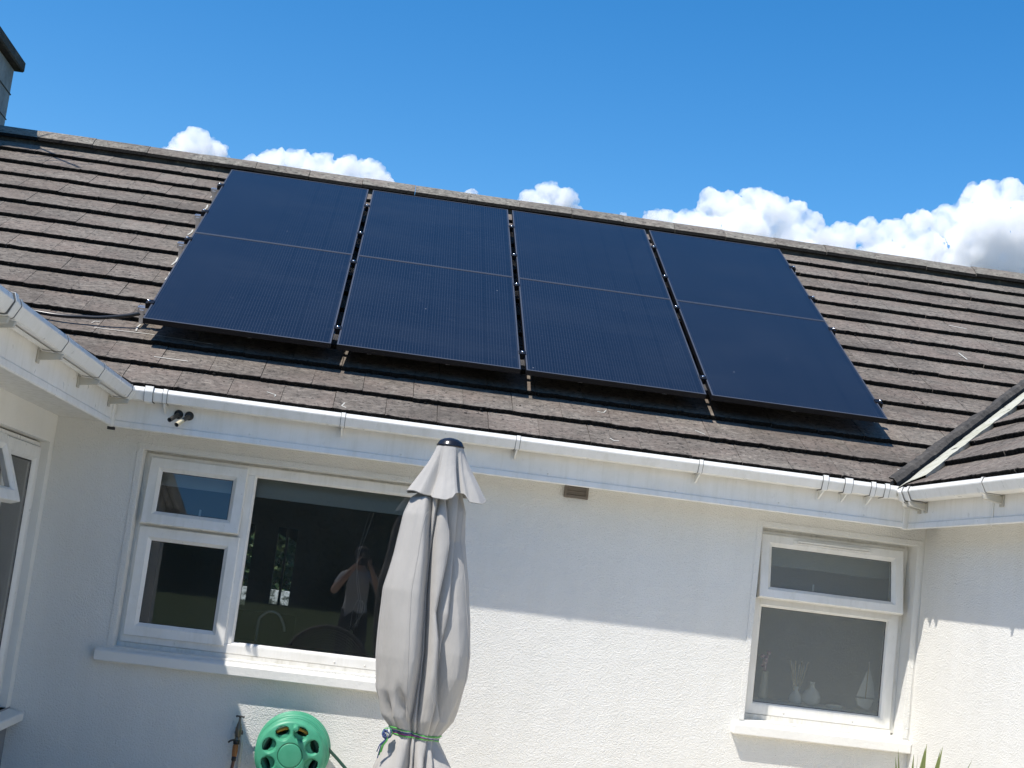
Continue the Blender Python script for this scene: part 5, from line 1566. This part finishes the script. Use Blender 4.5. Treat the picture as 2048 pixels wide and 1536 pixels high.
mb = MB(); mb.tube(smooth_path([Vector(p) for p in ((-0.60, 9.05, 1.03), (-0.60, 9.05, 1.16), (-0.585, 9.05, 1.20), (-0.535, 9.05, 1.232), (-0.48, 9.05, 1.215), (-0.445, 9.05, 1.16), (-0.435, 9.05, 1.12))]), 0.009, 10)
tag(mb.build('kitchen_tap', mat('brushed_steel', (0.35, 0.35, 0.35), 0.45, 1.0)), 'curved steel kitchen tap seen dimly through the big window', 'tap')
# faint pale strands added inside for the streak in the big pane
ho = MB()
for j in range(2):
    pts = [Vector((0.055 - 0.016 * j, 8.80, 2.03)), Vector((0.012 - 0.022 * j, 8.80, 1.90)), Vector((-0.012 - 0.020 * j, 8.81, 1.78)), Vector((-0.045 - 0.006 * j, 8.80, 1.62)), Vector((-0.034 + 0.010 * j, 8.79, 1.48)), Vector((-0.004 + 0.012 * j, 8.80, 1.36))]
    ho.tube(smooth_path(pts), 0.0016, 6)
rh_ = random.Random(2)
for j in range(6):
    x = -0.004 + rh_.uniform(-0.012, 0.02)
    ho.tube(smooth_path([Vector((x, 8.80, 1.37)), Vector((x + rh_.uniform(-0.02, 0.02), 8.80, 1.31)), Vector((x - 0.02 + rh_.uniform(-0.03, 0.03), 8.80, 1.22 + rh_.uniform(-0.03, 0.03)))]), 0.0013, 5)
tag(ho.build('pale_strands', M['strandwhite']), 'faint pale strands behind the big window pane', 'cord')
zb = 1.069; WB = 8.80
rd = thing('reed_diffuser', 'reed diffuser with pale sticks behind the frosted window', 'diffuser', (2.74, WB, zb))
mb = MB(); mb.lathe((2.735, WB, zb), [(0.035, 0), (0.040, 0.01), (0.038, 0.04), (0.02, 0.065), (0.013, 0.075), (0.014, 0.10), (0.010, 0.10)], n=24); mb.build('bottle', M['whiteceramic'], rd)
for j in range(7):
    a = -0.10 + 0.035 * j
    mb = MB(); mb.tube([(2.735, WB, zb + 0.02), (2.735 + a * 0.55, WB + 0.01 * ((j % 3) - 1), zb + 0.255 - 0.02 * (j % 2))], 0.0042, 6); mb.build('reed', M['reed'], rd)
mb = MB(); mb.lathe((2.835, WB, zb), [(0.03, 0), (0.056, 0.02), (0.060, 0.045), (0.045, 0.08), (0.016, 0.105), (0.012, 0.125), (0.018, 0.138), (0.014, 0.138)], n=28)
tag(mb.build('vase', M['whiteceramic']), 'round white narrow necked vase behind the frosted window', 'vase')
sb = thing('sailboat_ornament', 'small white model sailing boat behind the frosted window', 'ornament', (3.18, WB, zb))
mb = MB(); mb.prism([(3.115, WB - 0.012, zb + 0.075), (3.13, WB - 0.012, zb + 0.03), (3.19, WB - 0.012, zb + 0.005), (3.215, WB - 0.012, zb + 0.03), (3.235, WB - 0.012, zb + 0.075)], (0, 0.024, 0)); mb.build('hull', M['whiteceramic'], sb, bevel=0.004)
mb = MB(); mb.prism([(3.120, WB - 0.002, zb + 0.085), (3.172, WB - 0.002, zb + 0.085), (3.178, WB - 0.002, zb + 0.25)], (0, 0.004, 0)); mb.build('sail', M['whiteceramic'], sb)
mb = MB(); mb.prism([(3.182, WB - 0.002, zb + 0.085), (3.238, WB - 0.002, zb + 0.085), (3.222, WB - 0.002, zb + 0.17), (3.187, WB - 0.002, zb + 0.27)], (0, 0.004, 0)); mb.build('sail', M['whiteceramic'], sb)
mb = MB(); mb.tube([(3.180, WB, zb + 0.06), (3.184, WB, zb + 0.30)], 0.003, 6); mb.build('mast', M['reed'], sb)
mb = MB(); mb.lathe((2.985, WB, zb), [(0.05, 0), (0.055, 0.012), (0.03, 0.02), (0, 0.02)], n=20)
tag(mb.build('soap_dish', M['whiteceramic']), 'low white soap dish between vase and model boat', 'dish')
jf = thing('flower_vase', 'slim vase of faint pink flowers at the frosted window edge', 'vase', (2.53, WB, zb))
mb = MB(); mb.lathe((2.53, WB, zb), [(0.025, 0), (0.03, 0.02), (0.022, 0.10), (0.018, 0.16), (0.022, 0.17)], n=18); mb.build('vase_body', M['cream'], jf)
for j in range(7):
    mb = MB(); c_ = Vector((2.53 + rp_.uniform(-0.035, 0.03), WB + rp_.uniform(-0.03, 0.03), zb + rp_.uniform(0.19, 0.29))); mb.lathe(c_, [(0, -0.014), (0.012, -0.008), (0.015, 0.0), (0.012, 0.008), (0, 0.013)], n=8); mb.tube([(2.53, WB, zb + 0.12), c_], 0.0025, 5); mb.build('flower', M['pink'], jf)

# ------------------------------------------------------------------ garden behind the camera (what the panes reflect) and beyond the house
LEAFS = {}
def leaf_cloud(blobs, n, size, seed):
    r_ = random.Random(seed); mb = MB()
    tot = sum(b[3] ** 2 for b in blobs)
    for bx, by, bz, br in blobs:
        for i in range(int(n * br * br / tot)):
            u_ = Vector((r_.gauss(0, 1), r_.gauss(0, 1), r_.gauss(0, 1))).normalized()
            p = Vector((bx, by, bz)) + u_ * br * (r_.random() ** 0.35)
            a = Vector((r_.gauss(0, 1), r_.gauss(0, 1), r_.gauss(0, 1))).normalized(); b = a.orthogonal().normalized()
            s_ = size * r_.uniform(0.6, 1.4)
            mb.add([p - a * s_, p + b * s_ * 0.6, p + a * s_, p - b * s_ * 0.6], [(0, 1, 2, 3)])
    return mb
rg = random.Random(77)
bh = MB(); nx_, nz_ = 90, 16; vs = []
for i in range(nx_ + 1):
    for j in range(nz_ + 1):
        x = -45 + 90 * i / nx_; z = -0.05 + 7.2 * j / nz_
        p = Vector((x * 0.35, z * 0.5, 0))
        vs.append((x, -31.5 + 0.9 * noise.noise(p) + 0.5 * noise.noise(p * 3.1), z + (0.9 * noise.noise(Vector((x * 0.5, 7, 0))) + 0.4 * noise.noise(Vector((x * 1.7, 3, 0))) if j == nz_ else 0)))
bh.add(vs, [(i * (nz_ + 1) + j, i * (nz_ + 1) + j + 1, (i + 1) * (nz_ + 1) + j + 1, (i + 1) * (nz_ + 1) + j) for i in range(nx_) for j in range(nz_)], 0, True)
vs2 = [(x, y - 2.0, z) for x, y, z in vs]
bh.add(vs2, [(i * (nz_ + 1) + j, i * (nz_ + 1) + j + 1, (i + 1) * (nz_ + 1) + j + 1, (i + 1) * (nz_ + 1) + j) for i in range(nx_) for j in range(nz_)], 0, True)
n0 = (nx_ + 1) * (nz_ + 1)
bh.f += [[i * (nz_ + 1) + nz_, (i + 1) * (nz_ + 1) + nz_, n0 + (i + 1) * (nz_ + 1) + nz_, n0 + i * (nz_ + 1) + nz_] for i in range(nx_)]; bh.mi += [0] * nx_; bh.sm += [True] * nx_
lc = leaf_cloud([(-20 + 1.6 * k, -30.6 + rg.uniform(-0.4, 0.4), zq + rg.uniform(-0.4, 0.4), 1.15) for k in range(26) for zq in (0.9, 2.6, 4.3, 5.9, 7.2)], 16000, 0.13, 3)
th = thing('tall_hedge', 'long dark hedge closing the lawn, mirrored in the kitchen window', 'hedge', (0, -31, 0))
bh.build('hedge_mass', M['leaf'], th, fix=False)
lc.build('hedge_foliage', M['leaf'], th, fix=False)
hg = thing('hedge', 'sunlit green hedge beyond the house, seen through the hall door', 'hedge', (-1, 21, 0))
leaf_cloud([(-5 + 1.1 * k, 21 + rg.uniform(-0.3, 0.3), z, 0.95) for k in range(9) for z in (0.8, 1.9, 2.9)], 26000, 0.055, 5).box(-7, 5, 21.3, 21.9, 0.0, 3.7).build('hedge_foliage', M['leaf2'], hg, fix=False)
gw = MB(); gw.box(-6, 4, 19.2, 19.4, -0.02, 1.10)
m = mat('mottled_whitewash', (0.6, 0.6, 0.58), 0.9)
t = NT(m)
t.l(t.ramp(t.noise(t.coord(), 9, 5, 0.7, 1.0), [(0.44, (0.05, 0.06, 0.045)), (0.52, (0.45, 0.46, 0.44)), (0.60, (0.8, 0.8, 0.79))]), t.b.inputs['Base Color'])
tag(gw.build('garden_wall', m), 'low patchy white garden wall beyond the house, glimpsed through the hall door', 'wall')

# wicker chair that the big pane mirrors
wc = thing('wicker_chair', 'round backed grey wicker chair on the patio facing the house', 'chair', (-0.25, 3.2, 0))
mb = MB()
for j in range(16):
    rr = 0.10 + 0.022 * j
    mb.tube([(-0.25 + rr * math.cos(math.pi * k / 16), 2.90 - 0.05 * math.sin(math.pi * k / 16), 0.42 + 1.12 * rr * math.sin(math.pi * k / 16)) for k in range(17)], 0.008, 5)
mb.tube([(-0.25 + 0.46 * math.cos(math.pi * k / 16), 2.90 - 0.05 * math.sin(math.pi * k / 16), 0.42 + 1.12 * 0.46 * math.sin(math.pi * k / 16)) for k in range(17)], 0.022, 8)
mb.build('backrest', M['wicker'], wc)
mb = MB(); mb.box(-0.68, 0.18, 2.88, 3.45, 0.36, 0.42); mb.build('seat', M['wicker'], wc, bevel=0.02)
for sx_ in (-0.64, 0.14):
    for sy_ in (2.92, 3.4):
        mb = MB(); mb.tube([(sx_, sy_, 0.012), (sx_, sy_, 0.37)], 0.02, 8); mb.build('leg', M['wicker'], wc)

# ------------------------------------------------------------------ the photographer, seen only mirrored in the big pane
pe = thing('person', 'person in a white shirt and dark trousers photographing the house with a phone', 'person', (-0.05, -0.42, 0))
def skin_body(name, joints, edges, material, mats=None):
    me = bpy.data.meshes.new(name)
    me.from_pydata([j[0] for j in joints], edges, [])
    o = bpy.data.objects.new(name, me); COL.objects.link(o)
    o.modifiers.new('skin', 'SKIN'); o.modifiers.new('sub', 'SUBSURF').render_levels = 1
    o.modifiers['sub'].levels = 1
    for v_, j in zip(me.skin_vertices[0].data, joints):
        v_.radius = (j[1], j[2] if len(j) > 2 else j[1])
    me.skin_vertices[0].data[0].use_root = True
    dg_ = bpy.context.evaluated_depsgraph_get(); dg_.update()
    m2 = bpy.data.meshes.new_from_object(o.evaluated_get(dg_)); bpy.data.objects.remove(o)
    m2.materials.clear()
    for q in (mats or [material]): m2.materials.append(q)
    for pgn in m2.polygons: pgn.use_smooth = True
    return m2
X0, Y0 = -0.05, -0.42
J = [((X0, Y0, 0.92), 0.15, 0.11), ((X0, Y0, 1.12), 0.135, 0.10), ((X0, Y0, 1.33), 0.165, 0.11), ((X0, Y0, 1.45), 0.10, 0.08), ((X0, Y0 + 0.02, 1.53), 0.055), ((X0, Y0 + 0.05, 1.64), 0.075, 0.09), ((X0, Y0 + 0.05, 1.745), 0.055),
     ((X0 - 0.19, Y0, 1.42), 0.065), ((X0 - 0.29, Y0 + 0.10, 1.20), 0.047), ((X0 - 0.09, Y0 + 0.31, 1.50), 0.032), ((X0 - 0.04, Y0 + 0.36, 1.57), 0.030),
     ((X0 + 0.19, Y0, 1.42), 0.065), ((X0 + 0.29, Y0 + 0.10, 1.20), 0.047), ((X0 + 0.15, Y0 + 0.31, 1.50), 0.032), ((X0 + 0.12, Y0 + 0.36, 1.57), 0.030),
     ((X0 - 0.10, Y0, 0.86), 0.10), ((X0 - 0.11, Y0 + 0.02, 0.50), 0.07), ((X0 - 0.12, Y0, 0.09), 0.05), ((X0 - 0.13, Y0 + 0.15, 0.05), 0.04),
     ((X0 + 0.10, Y0, 0.86), 0.10), ((X0 + 0.11, Y0 + 0.02, 0.50), 0.07), ((X0 + 0.12, Y0, 0.09), 0.05), ((X0 + 0.13, Y0 + 0.15, 0.05), 0.04)]
E_ = [(0, 1), (1, 2), (2, 3), (3, 4), (4, 5), (5, 6), (3, 7), (7, 8), (8, 9), (9, 10), (3, 11), (11, 12), (12, 13), (13, 14), (0, 15), (15, 16), (16, 17), (17, 18), (0, 19), (19, 20), (20, 21), (21, 22)]
skin_m = mat('skin', (0.52, 0.33, 0.25), 0.55); shirt_m = mat('white_shirt', (0.55, 0.55, 0.54), 0.85); trou_m = mat('dark_trousers', (0.025, 0.028, 0.035), 0.85); hair_m = mat('dark_hair', (0.03, 0.02, 0.015), 0.6)
bm_ = skin_body('body', J, E_, None, [skin_m, shirt_m, trou_m])
for pgn in bm_.polygons:
    c_ = pgn.center
    if c_.z < 0.98: pgn.material_index = 2
    elif c_.z < 1.49 and (abs(c_.x - X0) < 0.27 and c_.y < Y0 + 0.13) and not (abs(c_.x - X0) < 0.06 and c_.z > 1.47): pgn.material_index = 1
body = link('body', bm_, pe)
hm = MB()
hm.lathe((X0, Y0 + 0.035, 1.63), [(0.0925, 0), (0.098, 0.04), (0.095, 0.09), (0.075, 0.135), (0.04, 0.158), (0, 0.163)], (0, -0.12, 1), 20); hm.build('hair', hair_m, pe)
hm = MB()
for s_ in (-1, 1):
    hm.lathe((X0 + s_ * 0.03, Y0 + 0.128, 1.655), [(0, -0.008), (0.011, 0), (0, 0.008)], (0, 1, 0), 10)
hm.tube([(X0, Y0 + 0.13, 1.66), (X0, Y0 + 0.155, 1.625), (X0, Y0 + 0.135, 1.612)], [0.008, 0.013, 0.008], 8)
hm.build('face', skin_m, pe)
for s_ in (-1, 1):
    hx = X0 + (-0.04 if s_ < 0 else 0.12)
    hm = MB()
    for k in range(4):
        z = 1.565 + 0.018 * k
        hm.tube([(hx, Y0 + 0.375, z), (hx + s_ * 0.008, Y0 + 0.40, z + 0.006), (hx - s_ * 0.02, Y0 + 0.412, z + 0.010), (hx - s_ * (0.042 - 0.004 * abs(k - 1)), Y0 + 0.409, z + 0.012)], 0.008, 7)
    hm.tube([(hx, Y0 + 0.37, 1.575), (hx - s_ * 0.028, Y0 + 0.383, 1.60), (hx - s_ * 0.045, Y0 + 0.386, 1.612)], 0.0095, 7)
    hm.build('fingers', skin_m, pe)
ph = MB(); ph.box(-0.075, 0.085, -0.0215, -0.0135, 1.562, 1.638)
tag(ph.build('phone', M['blackplastic'], bevel=0.003), 'black phone held sideways by the photographer', 'phone')

# ------------------------------------------------------------------ clouds
def cloud_material():
    m = bpy.data.materials.new('cloud'); m.use_nodes = True
    nt = m.node_tree; nt.nodes.clear()
    out = nt.nodes.new('ShaderNodeOutputMaterial')
    pv = nt.nodes.new('ShaderNodeVolumePrincipled')
    pv.inputs['Color'].default_value = (1, 1, 1, 1)
    tc = nt.nodes.new('ShaderNodeTexCoord')
    nz = nt.nodes.new('ShaderNodeTexNoise'); nz.inputs['Scale'].default_value = 0.045; nz.inputs['Detail'].default_value = 5; nz.inputs['Roughness'].default_value = 0.62
    nt.links.new(tc.outputs['Object'], nz.inputs['Vector'])
    mr = nt.nodes.new('ShaderNodeMapRange'); mr.inputs['From Min'].default_value = 0.40; mr.inputs['From Max'].default_value = 0.62
    mr.inputs['To Min'].default_value = 0.014; mr.inputs['To Max'].default_value = 0.12
    nt.links.new(nz.outputs[0], mr.inputs['Value'])
    nt.links.new(mr.outputs[0], pv.inputs['Density'])
    pv.inputs['Anisotropy'].default_value = 0.2
    nt.links.new(pv.outputs[0], out.inputs['Volume'])
    return m
M['cloud'] = cloud_material()
CD = 2400.0
tex1 = bpy.data.textures.new('cloud_large', 'CLOUDS'); tex1.noise_scale = 26; tex1.noise_depth = 3
tex2 = bpy.data.textures.new('cloud_small', 'CLOUDS'); tex2.noise_scale = 8; tex2.noise_depth = 4
def cloud(label, blobs, seed, dist):
    r_ = random.Random(seed)
    bm = bmesh.new()
    s_ = dist / 2866.0
    def sph(c_, rad):
        bmesh.ops.create_icosphere(bm, subdivisions=2, radius=rad, matrix=Matrix.Translation(c_))
    for px, py, rpx in blobs:
        d_ = MC @ Vector(((px - 1024) / 2866.0, 1.0, -(py - 768) / 2866.0))
        c_ = camp + d_ * dist + Vector((0, r_.uniform(-0.5, 0.5) * rpx * s_, 0))
        rad = rpx * s_
        sph(c_, rad)
        for k in range(9):
            u_ = Vector((r_.gauss(0, 1), r_.gauss(0, 0.8) - 0.3, r_.gauss(0, 1) + 0.35)).normalized()
            sph(c_ + u_ * rad * 0.80, rad * r_.uniform(0.22, 0.42))
    me = bpy.data.meshes.new('cloud'); bm.to_mesh(me); bm.free()
    o = bpy.data.objects.new('cloud', me); COL.objects.link(o)
    rm = o.modifiers.new('remesh', 'REMESH'); rm.mode = 'VOXEL'; rm.voxel_size = 2.6 * s_
    for tx, st_ in ((tex1, 17), (tex2, 9)):
        dm = o.modifiers.new('d', 'DISPLACE'); dm.texture = tx; dm.strength = st_; dm.mid_level = 0.5; dm.texture_coords = 'GLOBAL'
    dg_ = bpy.context.evaluated_depsgraph_get(); dg_.update()
    m2 = bpy.data.meshes.new_from_object(o.evaluated_get(dg_)); bpy.data.objects.remove(o)
    m2.materials.clear(); m2.materials.append(M['cloud'])
    for pgn in m2.polygons: pgn.use_smooth = True
    tag(link('cloud', m2), label, 'cloud', 'white clouds low over the roof')
cloud('small round white cloud left of the others above the ridge', [(392, 292, 36), (365, 306, 34), (424, 303, 30), (350, 335, 36), (400, 340, 50), (436, 328, 20), (390, 380, 50)], 1, CD)
cloud('long low white cloud behind the ridge above the first solar panels', [(502, 332, 22), (545, 332, 37), (598, 328, 33), (640, 344, 34), (690, 347, 32), (738, 345, 32), (766, 370, 24), (560, 385, 50), (650, 395, 50), (720, 400, 46)], 2, CD * 1.1)
cloud('tiny white cloud top peeping over the middle of the ridge', [(943, 394, 14), (928, 405, 16), (958, 405, 14), (940, 430, 28)], 3, CD * 1.2)
cloud('faint grey white cloud peeping over the ridge right of centre', [(1095, 390, 27), (1062, 404, 27), (1130, 406, 26), (1085, 440, 40), (1040, 425, 18), (1155, 420, 10), (1246, 432, 9), (1255, 450, 16)], 4, CD * 1.15)
cloud('large billowing white cloud over the right half of the roof', [(1308, 442, 25), (1335, 442, 26), (1375, 455, 36), (1425, 402, 28), (1455, 424, 42), (1510, 398, 29), (1538, 424, 38), (1590, 432, 30), (1622, 446, 24), (1480, 480, 60), (1580, 490, 50), (1400, 490, 50), (1340, 490, 40), (1300, 480, 30), (1470, 540, 60), (1600, 530, 60), (1660, 520, 50)], 5, CD * 1.05)
cloud('tall bright white cloud rising at the far right of the sky', [(1650, 472, 24), (1690, 470, 30), (1738, 462, 28), (1785, 470, 36), (1842, 448, 32), (1896, 440, 34), (1925, 432, 26), (1958, 400, 36), (1985, 382, 27), (2022, 392, 32), (1950, 470, 60), (2030, 460, 66), (2090, 430, 50), (1850, 520, 60), (1760, 530, 55), (1680, 530, 40), (2150, 470, 80), (2240, 500, 70), (1780, 560, 60), (1900, 560, 60), (1990, 550, 70), (2080, 560, 70), (2160, 570, 70), (1940, 500, 60), (2050, 510, 70)], 6, CD)

# more of the same low clouds round the rest of the sky
PROTO = [o for o in bpy.data.objects if o.get('category') == 'cloud']
rw = random.Random(21)
k_ = 0
for k in range(18):
    az = 38 + k * 16.5
    if 62 < az < 298: continue
    src = PROTO[(1, 4, 5)[k_ % 3]]; k_ += 1
    o = src.copy(); COL.objects.link(o)
    o.rotation_euler = (0, 0, R(az + rw.uniform(-4, 4))); s_ = rw.uniform(0.9, 1.35); o.scale = (s_, s_, s_)
    o['label'] = 'white cloud low in the sky outside the picture'
    o['group'] = 'clouds low round the sky'
